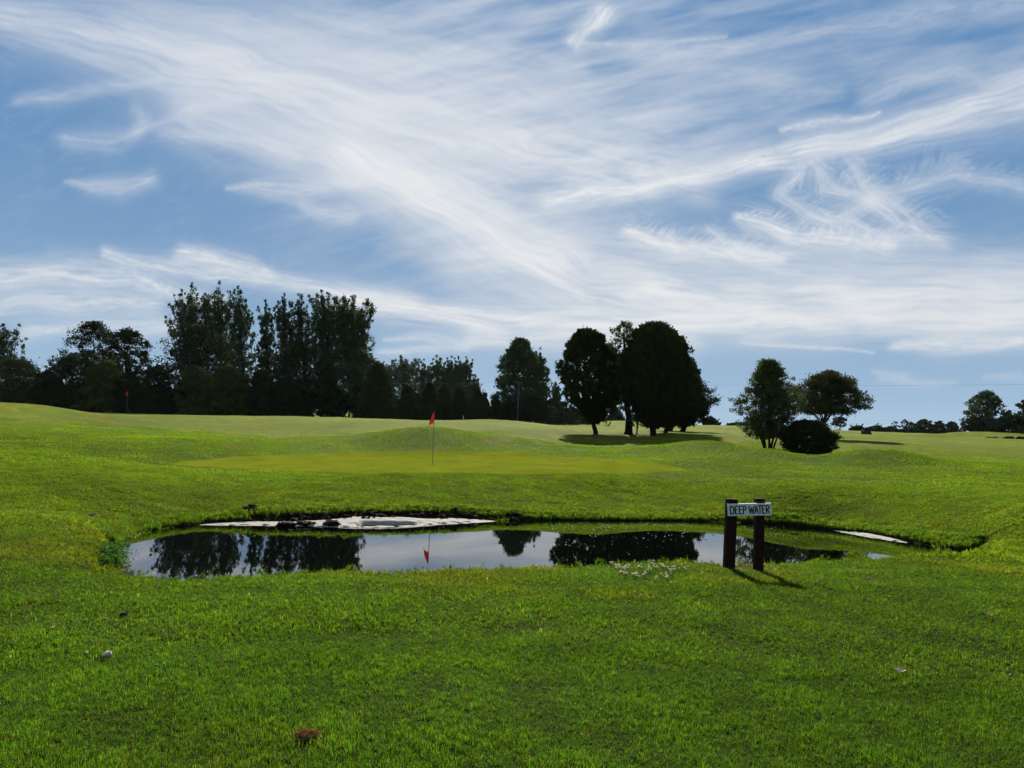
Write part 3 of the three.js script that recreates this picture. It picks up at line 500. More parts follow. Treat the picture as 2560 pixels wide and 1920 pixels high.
broad('open-branched tree on the skyline left of the large tree', null, [2380, 178, 1056, 36], { clumps: 48, leaves: 20, size: 0.42, from: 0.3 }, LEAF.dark, [8, 0.3, 0.9, 0.8, 0.16, 1, 83]);
broad('large rounded tree near the right edge', null, [2465, 122, 980, 102], { clumps: 300, leaves: 30, size: 0.3, from: 0.1, radius: 0.14 }, LEAF.poplar, [8, 0.3, 0.85, 0.7, 0.28, 1, 89]);
bush('dark bush under the left side of the large right-hand tree', null, [2434, 120, 1046, 66], { clumps: 90 }, LEAF.dark);
bush('long dark bush right of the large right-hand tree', null, [2530, 121, 1040, 96], { clumps: 150 }, LEAF.dark);
bush('russet bush at the right edge behind the bunker', null, [2566, 114, 1072, 60], { clumps: 60 }, LEAF.russet);
broad('tree cut by the right edge of the photo', null, [2586, 126, 990, 82], { clumps: 170, size: 0.32 }, LEAF.dark);
// ---------------------------------------------------------------- grass
const GREEN = (() => {                                                // the putting green's outline
  const pts = [[413, 1160], [520, 1150], [700, 1138], [860, 1131], [1033, 1128], [1200, 1131], [1380, 1140], [1540, 1150], [1680, 1165], [1730, 1178], [1640, 1186], [1450, 1188], [1200, 1187], [970, 1185], [760, 1181], [560, 1172], [450, 1166]];
  return pts.map(([x, y]) => { let p = at(x, y, 30); for (let d = 20, best = 1e9; d < 50; d += 0.1) { const q = at(x, y, d), e = Math.abs(q.y - height(q.x, q.z)); if (e < best) { best = e; p = q; } } return [p.x, p.z]; });
})();
function smoothLoop(pts, n) { const c = new THREE.CatmullRomCurve3(pts.map(([x, z]) => new THREE.Vector3(x, 0, z)), true); return c.getSpacedPoints(n).slice(0, n).map((p) => [p.x, p.z]); }
const GREEN_EDGE = smoothLoop(GREEN, 120);
function insideLoop(loop, x, z) { let c = false; for (let i = 0, j = loop.length - 1; i < loop.length; j = i++) if ((loop[i][1] > z) !== (loop[j][1] > z) && x < ((loop[j][0] - loop[i][0]) * (z - loop[i][1])) / (loop[j][1] - loop[i][1]) + loop[i][0]) c = !c; return c; }
{
  let cx = 0, cz = 0; GREEN_EDGE.forEach(([x, z]) => { cx += x / 120; cz += z / 120; });
  const R = 60, N = 120, pos = [], uv = [], col = [], idx = [];
  for (let i = 0; i <= R; i++) for (let k = 0; k < N; k++) {
    const t = i / R, x = lerp(cx, GREEN_EDGE[k][0], t), z = lerp(cz, GREEN_EDGE[k][1], t), y = height(x, z) + 0.03 - (i === R ? 0.05 : 0);
    pos.push(x, y, z); uv.push(x / 1.6, z / 1.6);
    const a = fbm(x / 2.2, z / 5, 3), b = fbm(x / 1.1, z / 2.6, 3, n2b), worn = smooth(0.34, 0.62, fbm(x / 1.6 + 20, z / 1.6, 3)), m = 1 + 0.16 * a + 0.12 * b;
    const pale = smooth(0.4, 0.7, fbm(x / 3 + 7, z / 0.8, 3, n2b)) * 0.02;
    col.push(lerp(0.102 * m, 0.075, worn) + pale, lerp(0.126 * m, 0.064, worn) + pale, lerp(0.010 * m, 0.012, worn) + pale * 0.9);
    if (i < R) { const k2 = (k + 1) % N, p = i * N + k, q = i * N + k2; idx.push(p, p + N, q, q, p + N, q + N); }
  }
  const g = new THREE.BufferGeometry(); g.setAttribute('position', new THREE.Float32BufferAttribute(pos, 3)); g.setAttribute('uv', new THREE.Float32BufferAttribute(uv, 2)); g.setAttribute('color', new THREE.Float32BufferAttribute(col, 3)); g.setIndex(idx); g.computeVertexNormals();
  if (g.attributes.normal.getY(5) < 0) { for (let i = 0; i < idx.length; i += 3) [idx[i], idx[i + 1]] = [idx[i + 1], idx[i]]; g.setIndex(idx); g.computeVertexNormals(); }
  const m = groundMat.clone(); m.name = 'green_turf'; m.bumpScale = 0.008; m.sheen = 0; m.specularIntensity = 0;
  tag(mesh('putting_green', g, m), 'smooth yellow-green putting green beyond the pond', null, null, 'structure');
}
const bladeFar = new THREE.MeshPhysicalMaterial({ name: 'grass_blade_far', vertexColors: true, color: 0xffffff, roughness: 0.95, specularIntensity: 0.1, transmission: 0.35, thickness: 0, side: THREE.DoubleSide });
const bladeMat = new THREE.MeshPhysicalMaterial({ name: 'grass_blade', vertexColors: true, color: 0xffffff, roughness: 0.95, specularIntensity: 0.1, transmission: 0.6, thickness: 0, side: THREE.DoubleSide });
function tuftGeometry(seed, size, count, tall, wide, spread, wild = 1) {        // a square of turf
  const r = rand(seed), p = [], c = []; let left = 0, cx = 0, cz = 0, tone = 1, high = 1, way = 0;
  for (let i = 0; i < count; i++) {
    if (!left--) { left = 2 + Math.floor(r() * 6); cx = (r() - 0.5) * size * spread; cz = (r() - 0.5) * size * spread; tone = 1 + wild * (1.15 * r() - 0.55); high = 0.6 + 0.75 * r(); way = r() * 6.283; }   // blades stand in little tufts
    const x = cx + (r() - 0.5) * tall * 0.9, z = cz + (r() - 0.5) * tall * 0.9, a = way + (r() - 0.5) * 3.4, h = tall * high * (0.6 + 0.6 * r()), w = wide * (0.6 + 0.7 * r()), lean = (0.2 + 1.3 * r()) * h, bx = Math.cos(a) * lean, bz = Math.sin(a) * lean, f = a + 1.57 + (r() - 0.5) * 1.6, sx = Math.cos(f) * w / 2, sz = Math.sin(f) * w / 2;
    const m = [x + bx * 0.35, h * 0.62, z + bz * 0.35], t = [x + bx, h, z + bz];
    p.push(x - sx, -0.01, z - sz, x + sx, -0.01, z + sz, m[0] + sx * 0.8, m[1], m[2] + sz * 0.8, x - sx, -0.01, z - sz, m[0] + sx * 0.8, m[1], m[2] + sz * 0.8, m[0] - sx * 0.8, m[1], m[2] - sz * 0.8, m[0] - sx * 0.8, m[1], m[2] - sz * 0.8, m[0] + sx * 0.8, m[1], m[2] + sz * 0.8, ...t);
    const k = tone * (0.75 + 0.5 * r()), straw = r() < 0.03 ? 1 : 0, R = k * lerp(0.036 + 0.034 * r(), 0.15, straw), G = k * lerp(0.138, 0.13, straw), B = k * lerp(0.003, 0.03, straw);
    for (let v = 0; v < 9; v++) c.push(R, G, B);
  }
  const g = new THREE.BufferGeometry(); g.setAttribute('position', new THREE.Float32BufferAttribute(p, 3)); g.setAttribute('color', new THREE.Float32BufferAttribute(c, 3)); g.computeVertexNormals(); return g;
}
function lawn(name, seed, near, far, size, count, tall, wide, variants, accept, light = 1, warm = 1, wild = 1, mat = bladeMat) {  // light, warm: farther tiers get grazing backlight painted into the blade colour
  const r = rand(seed), lists = Array.from({ length: variants }, () => []), reach = 46 * Math.PI / 180, up = new THREE.Vector3(0, 1, 0), nrm = new THREE.Vector3(), q = new THREE.Quaternion(), turn = new THREE.Quaternion(), col = new THREE.Color();
  for (let x = -far; x < far; x += size) for (let z = -far; z < 1; z += size) {
    const px = x + (r() - 0.5) * size * 0.6, pz = z + (r() - 0.5) * size * 0.6, d = Math.hypot(px, pz), v = Math.floor(r() * variants), a = r() * 6.283, k = r();
    if (d < near || d > far || Math.abs(Math.atan2(px, -pz)) > reach) continue;
    const sd = shore(px, pz), h = accept(px, pz, sd, k); if (h <= 0) continue;
    const y = height(px, pz, sd), e = size * 0.4; nrm.set(height(px - e, pz) - height(px + e, pz), 2 * e, height(px, pz - e) - height(px, pz + e)).normalize();
    q.setFromUnitVectors(up, nrm).multiply(turn.setFromAxisAngle(up, a));
    const t1 = fbm(px / 3.6 + 2, pz / 3.6, 3), t2 = fbm(px / 0.9, pz / 0.9, 2, n2b), t3 = fbm(px / 11, pz / 15 + 5, 3, n2b), t4 = n2(px / 0.28, pz / 0.28), dry = clamp(smooth(0.08, 0.7, t1 * 0.9 + t2 * 0.35 + smooth(2.6, 0.2, sd) * 0.32 + dryBelt(px, pz)), 0, 1), l = light * clamp(1 + 0.3 * t3 + 0.3 * t2 + 0.2 * t4 + 0.26 * (k - 0.5), 0.45, 1.7);
    const s = h * clamp(0.95 + 0.5 * t2 + 0.3 * t1 + 0.25 * t4 - 0.15 * dry, 0.55, 1.7);
    lists[v].push([new THREE.Matrix4().compose(new THREE.Vector3(px, y, pz), q, new THREE.Vector3(1, s, 1)), col.setRGB(l * warm * lerp(0.9, 1.28, dry), l * lerp(1, 0.98, dry), l * lerp(1.0, 1.2, dry)).toArray()]);
  }
  let n = 0;
  const root = new THREE.Group(); root.name = name; scene.add(root); tag(root, null, null, null, 'stuff');
  lists.forEach((list, v) => {
    if (!list.length) return; n += list.length;
    const m = new THREE.InstancedMesh(tuftGeometry(seed * 10 + v, size, count, tall, wide, 1.7, wild), mat, list.length), c = new THREE.Color();
    list.forEach(([mat, t], i) => { m.setMatrixAt(i, mat); m.setColorAt(i, c.fromArray(t)); });
    m.name = 'grass_blades'; m.userData.kind = 'stuff'; m.castShadow = m.receiveShadow = true; root.add(m);
  });
  console.log(name, n);
}
const dryBelt = (x, z) => 0.3 * smooth(-6.8, -8.6, z) * smooth(-12, -10, z) - 0.22;
const bareAt = (x, z) => BARE.some(([a, b, s]) => Math.hypot(x - a, z - b) < s * (0.75 + 0.25 * n2(x * 3, z * 3)));
const keep = (x, z, sd, k) => (sd < 0.16 + 0.14 * n2(x * 1.2, z * 1.2) || (bareAt(x, z) && k < 0.93) ? 0 : 1 + 0.4 * smooth(1.0, 0.25, sd) * (0.6 + 0.8 * k));
lawn('grass', 1, 0.6, 6.2, 0.11, 250, 0.03, 0.003, 6, keep, 0.86, 1.35, 0.85);
lawn('grass_001', 2, 6.0, 13, 0.16, 260, 0.032, 0.0046, 6, keep, 0.88, 1.42, 0.8);
lawn('grass_002', 3, 12.6, 27, 0.3, 420, 0.034, 0.008, 5, (x, z, sd, k) => (insideLoop(GREEN_EDGE, x, z) ? 0 : keep(x, z, sd, k)), 1.14, 1.72, 0.55);
lawn('grass_003', 4, 26, 60, 0.7, 560, 0.03, 0.014, 4, (x, z, sd, k) => (insideLoop(GREEN_EDGE, x, z) || k < smooth(38, 60, Math.hypot(x, z)) ? 0 : 1), 1.85, 1.75, 0.45, bladeFar);
lawn('grass_004', 6, 0.8, 16, 0.24, 46, 0.055, 0.0046, 4, (x, z, sd, k) => (k < 0.5 * smooth(-0.05, 0.6, fbm(x / 1.1 + 31, z / 1.1, 3)) ? keep(x, z, sd, k) : 0), 0.66, 1.1);
// ---------------------------------------------------------------- bank and shelf of the pond
function landAt(px, py, from = 3, to = 400) {                         // where the sight line meets the ground
  let a = from; for (let d = from; d < to; d *= 1.004) { const p = at(px, py, d); if (p.y < height(p.x, p.z)) { for (let i = 0, lo = a, hi = d; i < 20; i++) { const m = (lo + hi) / 2, q = at(px, py, m); if (q.y < height(q.x, q.z)) hi = m; else lo = m; a = hi; } break; } a = d; }
  const p = at(px, py, a); p.y = height(p.x, p.z); return p;
}
const earth = new THREE.MeshPhysicalMaterial({ name: 'wet_earth', specularIntensity: 0.08, color: new THREE.Color(0.014, 0.0095, 0.006), roughness: 0.9, bumpMap: grassBump, bumpScale: 0.03 });
{
  const N = 900, M = 14, pos = [], uv = [], idx = [], line = new THREE.CatmullRomCurve3(SHORE.slice(0, FAR_SHORE).map(([x, z], i) => new THREE.Vector3(x, TOE[i], z)), false, 'centripetal').getSpacedPoints(N);
  for (let i = 0; i <= N; i++) {
    const p = line[i], q = line[Math.min(i + 1, N)], o = line[Math.max(i - 1, 0)], t = q.clone().sub(o).normalize(), nx = t.z, nz = -t.x;   // away from the water
    const s = i * 0.03, cut = 0.10 + 0.08 * n2(s * 0.9, 3) + 0.05 * n2(s * 3.1, 8);
    for (let k = 0; k <= M; k++) {
      const v = k / M, out = lerp(-0.07, 0.6, v), x0 = p.x + nx * out, z0 = p.z + nz * out;
      const rough = lerp(0.35, 1, smooth(-6.4, -5, p.x) * smooth(1, 0, p.x)) * (0.06 * n3(x0 * 2.2, v * 3, z0 * 2.2) + 0.05 * n3(x0 * 7, v * 6, z0 * 7) + 0.03 * n3(x0 * 16, v * 9, z0 * 16)) * smooth(0, 0.15, v) * smooth(1.05, 0.8, v);
      const top = landHeight(p.x + nx * 0.6, p.z + nz * 0.6), y = k === 0 ? p.y - 0.2 : lerp(p.y - 0.03, top + 0.005, Math.pow((k - 1) / (M - 1), 0.85));
      const inset = (k === M ? 0 : rough) * smooth(0, 0.2, v);
      pos.push(x0 - nx * inset, y + 0.75 * rough - (k === M ? 0.06 : 0), z0 - nz * inset); uv.push(s / 1.2, v * 0.6);
      if (i < N && k < M) { const a = i * (M + 1) + k; idx.push(a, a + 1, a + M + 1, a + 1, a + M + 2, a + M + 1); }
    }
  }
  const g = new THREE.BufferGeometry(); g.setAttribute('position', new THREE.Float32BufferAttribute(pos, 3)); g.setAttribute('uv', new THREE.Float32BufferAttribute(uv, 2)); g.setIndex(idx); g.computeVertexNormals();
  tag(mesh('pond_bank', g, earth), 'low cut bank of dark earth along the far side of the pond', null, null, 'structure');
}
{ // grass hanging over the cut, as one mass
  const r = rand(301), line = new THREE.CatmullRomCurve3(SHORE.slice(0, FAR_SHORE).map(([x, z], i) => new THREE.Vector3(x, TOE[i], z)), false, 'centripetal').getSpacedPoints(700), list = [], q = new THREE.Quaternion(), e = new THREE.Euler();
  line.forEach((p, i) => {
    const a = line[Math.max(i - 1, 0)], b = line[Math.min(i + 1, 700)], t = b.clone().sub(a).normalize(), nx = t.z, nz = -t.x;
    for (let k = 0; k < (p.x < -6 || p.x > 0.5 ? 7 : 4); k++) { if (r() > 0.72 + 0.4 * n2(i / 14, 5)) continue; const out = (p.x < -6 || p.x > 0.5 ? 0.12 : 0.3) + 0.38 * r(), x = p.x + nx * out, z = p.z + nz * out, top = landHeight(p.x + nx * 0.6, p.z + nz * 0.6); const s = 0.7 + 0.9 * r(); list.push(new THREE.Matrix4().compose(new THREE.Vector3(x, lerp(p.y, top, Math.pow(clamp(out / 0.6, 0, 1), 0.85)) - 0.02, z), q.setFromEuler(e.set(0.5 * (r() - 0.2) * nz, r() * 6.28, -0.5 * (r() - 0.2) * nx)), new THREE.Vector3(1, s * 1.0, 1))); }
  });
  const m = new THREE.InstancedMesh(tuftGeometry(991, 0.16, 90, 0.06, 0.006, 1.2), bladeMat, list.length), c = new THREE.Color(); list.forEach((x, i) => { m.setMatrixAt(i, x); const l = 0.6 + 0.5 * r(); m.setColorAt(i, c.setRGB(l * (0.9 + 0.6 * r()), l, l)); });
  m.name = 'bank_grass'; m.castShadow = true; tag(m, null, null, null, 'stuff'); scene.add(m);
}
const shelfMat = new THREE.MeshPhysicalMaterial({ name: 'pale_silt', map: noiseTexture(256, 91, (u, v, g) => { const s = 0.86 + 0.14 * g(u, v, 8) + 0.1 * g(u, v, 40) - 0.5 * smooth(0.45, 0.8, g(u, v, 16)); return [s, s * 0.985, s * 0.95]; }), specularIntensity: 0.15, color: new THREE.Color(0.24, 0.235, 0.22), roughness: 0.9, bumpMap: grassBump, bumpScale: 0.004 });
function shelf(label, list) {                                        // a gently tilted pale ledge that comes up out of the water: [column, top row, top height, bottom row]
  const T = new THREE.CatmullRomCurve3(list.map(([x, y, h]) => onPlane(x, y, h))), B = new THREE.CatmullRomCurve3(list.map(([x, , , y]) => onPlane(x, y, WATER))), N = 260, M = 16, pos = [], uv = [], idx = [];
  for (let i = 0; i <= N; i++) { const a = T.getPoint(i / N), b = B.getPoint(i / N); for (let k = -2; k <= M + 2; k++) { const v = clamp(k / M, 0, 1), p = b.clone().lerp(a, v); p.y -= 0.15 * smooth(-3.55, -3.3, p.x) * smooth(-1.9, -2.6, p.x) * smooth(0.12, 0.28, v) * smooth(0.62, 0.42, v) + 0.05 * smooth(0.25, 0.6, n2(p.x * 2.2 + 4, p.z * 4)) * smooth(0.6, 0.2, v); p.y += 0.009 * n2(p.x * 2.5, p.z * 4) * (v > 0.05 && v < 0.95 ? 1 : 0.4) - (v < 0.08 ? 0.004 : 0); if (k < 0) { p.y -= 0.03 * -k; p.z += 0.03 * -k; } if (k > M) { p.y -= 0.06 * (k - M); p.z -= 0.12 * (k - M); } pos.push(p.x, p.y, p.z); uv.push(p.x, p.z); } }
  const C = M + 5; for (let i = 0; i < N; i++) for (let k = 0; k + 1 < C; k++) { const a = i * C + k; idx.push(a, a + C, a + 1, a + 1, a + C, a + C + 1); }
  const g = new THREE.BufferGeometry(); g.setAttribute('position', new THREE.Float32BufferAttribute(pos, 3)); g.setAttribute('uv', new THREE.Float32BufferAttribute(uv, 2)); g.setIndex(idx); g.computeVertexNormals();
  return tag(mesh('pond_shelf', g, shelfMat), label, 'ledge', null, 'structure');
}
shelf('long pale ledge exposed along the far waterline of the pond', [[500, 1312, -0.645, 1313], [560, 1307, -0.62, 1314], [620, 1304, -0.605, 1314.5], [690, 1303.5, -0.6, 1315], [741, 1302, -0.59, 1315.5], [790, 1301, -0.575, 1317], [840, 1297, -0.545, 1319], [880, 1292, -0.51, 1320.5], [905, 1290.5, -0.5, 1320], [950, 1293, -0.51, 1318.5], [1000, 1292.5, -0.515, 1317.5], [1040, 1295, -0.54, 1316], [1080, 1297, -0.565, 1313], [1110, 1295, -0.57, 1311.5], [1160, 1297, -0.595, 1309], [1200, 1299, -0.62, 1306.5], [1238, 1302.5, -0.645, 1304]]);
shelf('short pale ledge at the right end of the pond', [[2084, 1325.5, -0.645, 1326.5], [2120, 1327, -0.62, 1334], [2160, 1332, -0.61, 1342], [2205, 1340, -0.61, 1349], [2240, 1348, -0.62, 1354], [2268, 1356, -0.645, 1357.5]]);
function lump(seed, sx, sy, sz, rough = 0.25, detail = 3, f = 1.6) {
  const g = mergeVertices(new THREE.IcosahedronGeometry(1, detail).deleteAttribute('normal').deleteAttribute('uv')), p = g.attributes.position, v = new THREE.Vector3();
  for (let i = 0; i < p.count; i++) { v.fromBufferAttribute(p, i); const k = 1 + rough * (n3(v.x * f + seed, v.y * f, v.z * f) + 0.5 * n3(v.x * f * 2.6, v.y * f * 2.6 + seed, v.z * f * 2.6)); p.setXYZ(i, v.x * k * sx, v.y * k * sy, v.z * k * sz); }
  g.computeVertexNormals(); return g;
}
[[716, 1309, 0.20, 0.05, 'dark clod of earth on the pale ledge, leftmost of the four'], [764, 1307, 0.20, 0.05, 'dark clod of earth on the pale ledge, second from the left'], [830, 1310, 0.17, 0.09, 'largest dark clod of earth, blocky, halfway along the pale ledge'], [912, 1303, 0.12, 0.11, 'dark clod of earth at the widest part of the pale ledge']].forEach(([px, py, w, h, label], i) => {
  const p = onPlane(px, py, -0.6); const m = mesh('earth_clod', lump(i * 7 + 1, w, h, w * 0.8, 0.5, 4, 2.2), earth); m.position.copy(p); m.position.y = -0.61; tag(m, label, 'clod', 'clods of earth fallen on the pale ledge');
});
// ---------------------------------------------------------------- the warning sign
{
  const base = at(1838, 1412, 10.1); base.y = height(base.x, base.z); console.log('sign foot', base.toArray().map((v) => v.toFixed(2)).join(), 'sight', at(1838, 1412, 10.1).y.toFixed(2), landAt(1838, 1430).toArray().map((v) => v.toFixed(2)).join()); const g = group('warning_sign', base.x, base.y, base.z, 0.02); g.rotation.z = 0;
  tag(g, 'white DEEP WATER board nailed to two short dark brown wooden posts', 'sign');
  const wood = new THREE.MeshPhysicalMaterial({ name: 'brown_timber', specularIntensity: 0.2, color: new THREE.Color(0.024, 0.011, 0.008), roughness: 0.95, map: noiseTexture(256, 61, (u, v, f) => { const s = 0.75 + 0.25 * f(u * 6, v * 0.5, 9) + 0.12 * f(u * 3, v, 30); return [s, s, s]; }), bumpMap: noiseTexture(256, 62, (u, v, f) => [0.5 + 0.5 * f(u * 6, v * 0.5, 12)]), bumpScale: 0.003 });
  const D = -base.z, m = (px) => px * D / FOCAL;                      // metres for so many pixels
  const post = (px0, py0, px1, py1, w, d) => {                        // bottom and top middle, as seen
    const b = at(px0, py0, D), t = at(px1, py1, D), len = t.distanceTo(b) + 0.25, p = mesh('post', new RoundedBoxGeometry(m(w), len, d, 2, 0.006), wood, g), dir = t.clone().sub(b).normalize();
    const uv = p.geometry.attributes.uv; for (let i = 0; i < uv.count; i++) uv.setXY(i, uv.getX(i) * 0.5, uv.getY(i) * 2);
    p.position.copy(t).addScaledVector(dir, -len / 2).sub(base); p.quaternion.setFromUnitVectors(new THREE.Vector3(0, 1, 0), dir); return p;
  };
  post(1822, 1417, 1829, 1247, 25.5, 0.11); post(1896, 1417, 1899, 1246, 21.5, 0.1);
  const L = at(1815, 1273.5, D), R = at(1923.5, 1271.5, D), w = L.distanceTo(R), h = m(30), board = mesh('board', new RoundedBoxGeometry(w, h, 0.022, 2, 0.003), new THREE.MeshStandardMaterial({ name: 'white_paint', color: new THREE.Color(0.52, 0.56, 0.53), roughness: 0.55, bumpMap: noiseTexture(128, 63, (u, v, f) => [0.5 + 0.4 * f(u, v * 8, 7)]), bumpScale: 0.0015 }), g);
  board.position.copy(L).add(R).multiplyScalar(0.5).sub(base); board.position.z += 0.07; board.rotation.z = Math.atan2(R.y - L.y, R.x - L.x);
  // hand-brushed capitals: strokes in a box 1 high, then their width
  const GLYPH = { D: [0.62, [[0.06, 0, 0.04, 1], [0.02, 0.98, 0.34, 0.94, 0.54, 0.7, 0.56, 0.4, 0.42, 0.1, 0.04, 0.02]]], E: [0.5, [[0.08, 0, 0.06, 1], [0.06, 0.97, 0.46, 0.99], [0.06, 0.53, 0.38, 0.55], [0.06, 0.03, 0.46, 0.05]]], P: [0.54, [[0.08, -0.02, 0.08, 1], [0.06, 0.97, 0.36, 0.97, 0.5, 0.8, 0.42, 0.56, 0.1, 0.48]]], W: [0.86, [[0.04, 1, 0.24, 0.02, 0.42, 0.8, 0.6, 0.02, 0.82, 1]]], A: [0.6, [[0.02, 0, 0.3, 1, 0.56, 0], [0.13, 0.36, 0.46, 0.36]]], T: [0.56, [[0.28, 0, 0.28, 0.98], [0, 0.97, 0.56, 1]]], R: [0.56, [[0.08, 0, 0.08, 1], [0.06, 0.97, 0.38, 0.97, 0.5, 0.8, 0.42, 0.58, 0.1, 0.5], [0.22, 0.5, 0.54, -0.03]]] };
  const text = 'DEEP WATER', gaps = [0.09, 0.1, 0.08, 0, 0.34, 0.0, -0.04, 0.02, 0.08], H = h * 0.66, parts = [];
  let total = 0; [...text].forEach((ch, i) => { total += ch === ' ' ? 0.34 : GLYPH[ch][0] + (gaps[i] ?? 0); });
  const kx = (w * 0.91) / total; let x = -w * 0.452;
  const rr = rand(71);
  [...text].forEach((ch, i) => {
    if (ch === ' ') { x += 0.34 * kx; return; }
    const [cw, strokes] = GLYPH[ch];
    for (const s of strokes) {
      const pts = []; for (let k = 0; k < s.length; k += 2) pts.push(new THREE.Vector2(x + s[k] * kx, (s[k + 1] - 0.5) * H + (rr() - 0.5) * H * 0.02));
      const fine = s.length > 8 && ch !== 'W' ? new THREE.SplineCurve(pts).getPoints(14) : pts, hw = H * 0.082, sh = new THREE.Shape(), left = [], right = [];
      fine.forEach((p, k) => { const a = fine[Math.max(k - 1, 0)], b = fine[Math.min(k + 1, fine.length - 1)]; let nx = -(b.y - a.y), ny = b.x - a.x; const l = Math.hypot(nx, ny) || 1; nx /= l; ny /= l; const ww = hw * (0.9 + 0.25 * rr()); left.push([p.x + nx * ww, p.y + ny * ww]); right.unshift([p.x - nx * ww, p.y - ny * ww]); });
      if (ch === 'W' || ch === 'A' && s.length > 4) { for (let k = 0; k + 1 < fine.length; k++) { const a = fine[k], b = fine[k + 1], l = a.distanceTo(b), nx = -(b.y - a.y) / l * hw, ny = (b.x - a.x) / l * hw, q = new THREE.Shape([[a.x + nx, a.y + ny], [b.x + nx, b.y + ny], [b.x - nx, b.y - ny], [a.x - nx, a.y - ny]].map((v) => new THREE.Vector2(...v))); parts.push(new THREE.ExtrudeGeometry(q, { depth: 0.0012 + 0.0003 * k, bevelEnabled: false })); } continue; }
      sh.setFromPoints([...left, ...right].map((v) => new THREE.Vector2(...v))); parts.push(new THREE.ExtrudeGeometry(sh, { depth: 0.0012 + 0.0002 * parts.length % 0.001, bevelEnabled: false }));
    }
    x += (cw + (gaps[i] ?? 0)) * kx - (ch === 'P' ? 0 : 0);
    if (ch === 'P') x -= 0;
  });
  const lt = mergeGeometries(parts.map((q) => q.toNonIndexed ? q : q)); lt.translate(0, -h * 0.02, 0.0112);
  const let_ = mesh('lettering', lt, new THREE.MeshStandardMaterial({ name: 'black_paint', color: new THREE.Color(0.012, 0.012, 0.012), roughness: 0.6 }), board);
  for (const [nx, ny] of [[-0.37, 0.3], [-0.36, -0.3], [0.3, 0.3], [0.31, -0.3]]) { const n = mesh('nail', new THREE.SphereGeometry(0.004, 8, 6), BARK, board); n.position.set(nx * w, ny * h * 1.15, 0.011); }
}
// ---------------------------------------------------------------- flags
const rod = (r0, r1, h) => new THREE.CylinderGeometry(r0, r1, h, 8).translate(0, h / 2, 0);
const poleMat = new THREE.MeshStandardMaterial({ name: 'flag_pole', color: new THREE.Color(0.12, 0.12, 0.11), roughness: 0.45 });
const flagMat = new THREE.MeshPhysicalMaterial({ name: 'red_cloth', color: new THREE.Color(0.34, 0.008, 0.010), roughness: 0.8, transmission: 0.3, thickness: 0, side: THREE.DoubleSide });
function golfFlag(label, px, py, topX, topY, d, seed) {
  const b = py ? (() => { const p = at(px, py, d); p.y = height(p.x, p.z) + 0.02; return p; })() : (() => { const p = at(px, 1040, d); p.y = height(p.x, p.z); return p; })(), D = -b.z, t = at(topX, topY, D), g = group('golf_flag', b.x, b.y, b.z); tag(g, label, 'flag');
  const dir = t.clone().sub(b), len = dir.length(), up = new THREE.Quaternion().setFromUnitVectors(new THREE.Vector3(0, 1, 0), dir.normalize());
  const pole = mesh('pole', rod(0.011, 0.015, len), poleMat, g); pole.quaternion.copy(up);
  const N = 26, M = 26, W = 0.52, Hh = 0.48, pos = [], idx = [];       // a flag hanging limp in folds: the free end drops
  for (let i = 0; i <= N; i++) for (let k = 0; k <= M; k++) {
    const u = i / N, v = k / M, drop = 0.5 * Math.pow(u, 1.25) * (0.7 + 0.3 * v), fold = 0.035 * Math.sin(u * 9 + v * 1.5 + seed) * smooth(0, 0.3, u);
    const x = -(0.215 * (1 - Math.pow(1 - u, 1.6))) * (0.62 + 0.5 * v) - 0.01 * Math.sin(v * 6), y = len - 0.02 - v * Hh * (1 - 0.12 * u) - drop + 0.24 * u * v;
    pos.push(x, y, fold + 0.03 * u);
    if (i < N && k < M) { const a = i * (M + 1) + k; idx.push(a, a + 1, a + M + 1, a + 1, a + M + 2, a + M + 1); }
  }
  const fg = new THREE.BufferGeometry(); fg.setAttribute('position', new THREE.Float32BufferAttribute(pos, 3)); fg.setIndex(idx); fg.computeVertexNormals();
  const f = mesh('cloth', fg, flagMat, g); f.quaternion.copy(up);
  return g;
}
golfFlag('red golf flag on the putting green beyond the pond', 1081, 1163, 1086, 1028, 31, 0.4);
golfFlag('small red golf flag far left before the dark bushes', 317, 0, 319, 977, 88, 1.3);
{ const p = at(1081, 1163, 31); p.y = height(p.x, p.z) + 0.02; const g = mesh('golf_hole', new THREE.CylinderGeometry(0.054, 0.054, 0.06, 24, 1, true), poleMat); g.position.set(p.x, p.y + 0.002, p.z); tag(g, 'hole in the putting green around the foot of the near flag', 'hole'); }
{ // marker stake
  const p = at(1158, 1052, 96); p.y = height(p.x, p.z); const t = at(1158, 1039, 96); const g = group('marker_stake', p.x, p.y, p.z); tag(g, 'thin white marker stake standing in front of the conifer hedge', 'stake'); mesh('stake', rod(0.05, 0.06, t.y - p.y), new THREE.MeshStandardMaterial({ color: new THREE.Color(0.4, 0.4, 0.37), roughness: 0.7 }), g); mesh('cap', new THREE.SphereGeometry(0.06, 10, 6).translate(0, t.y - p.y, 0), poleMat, g);
}
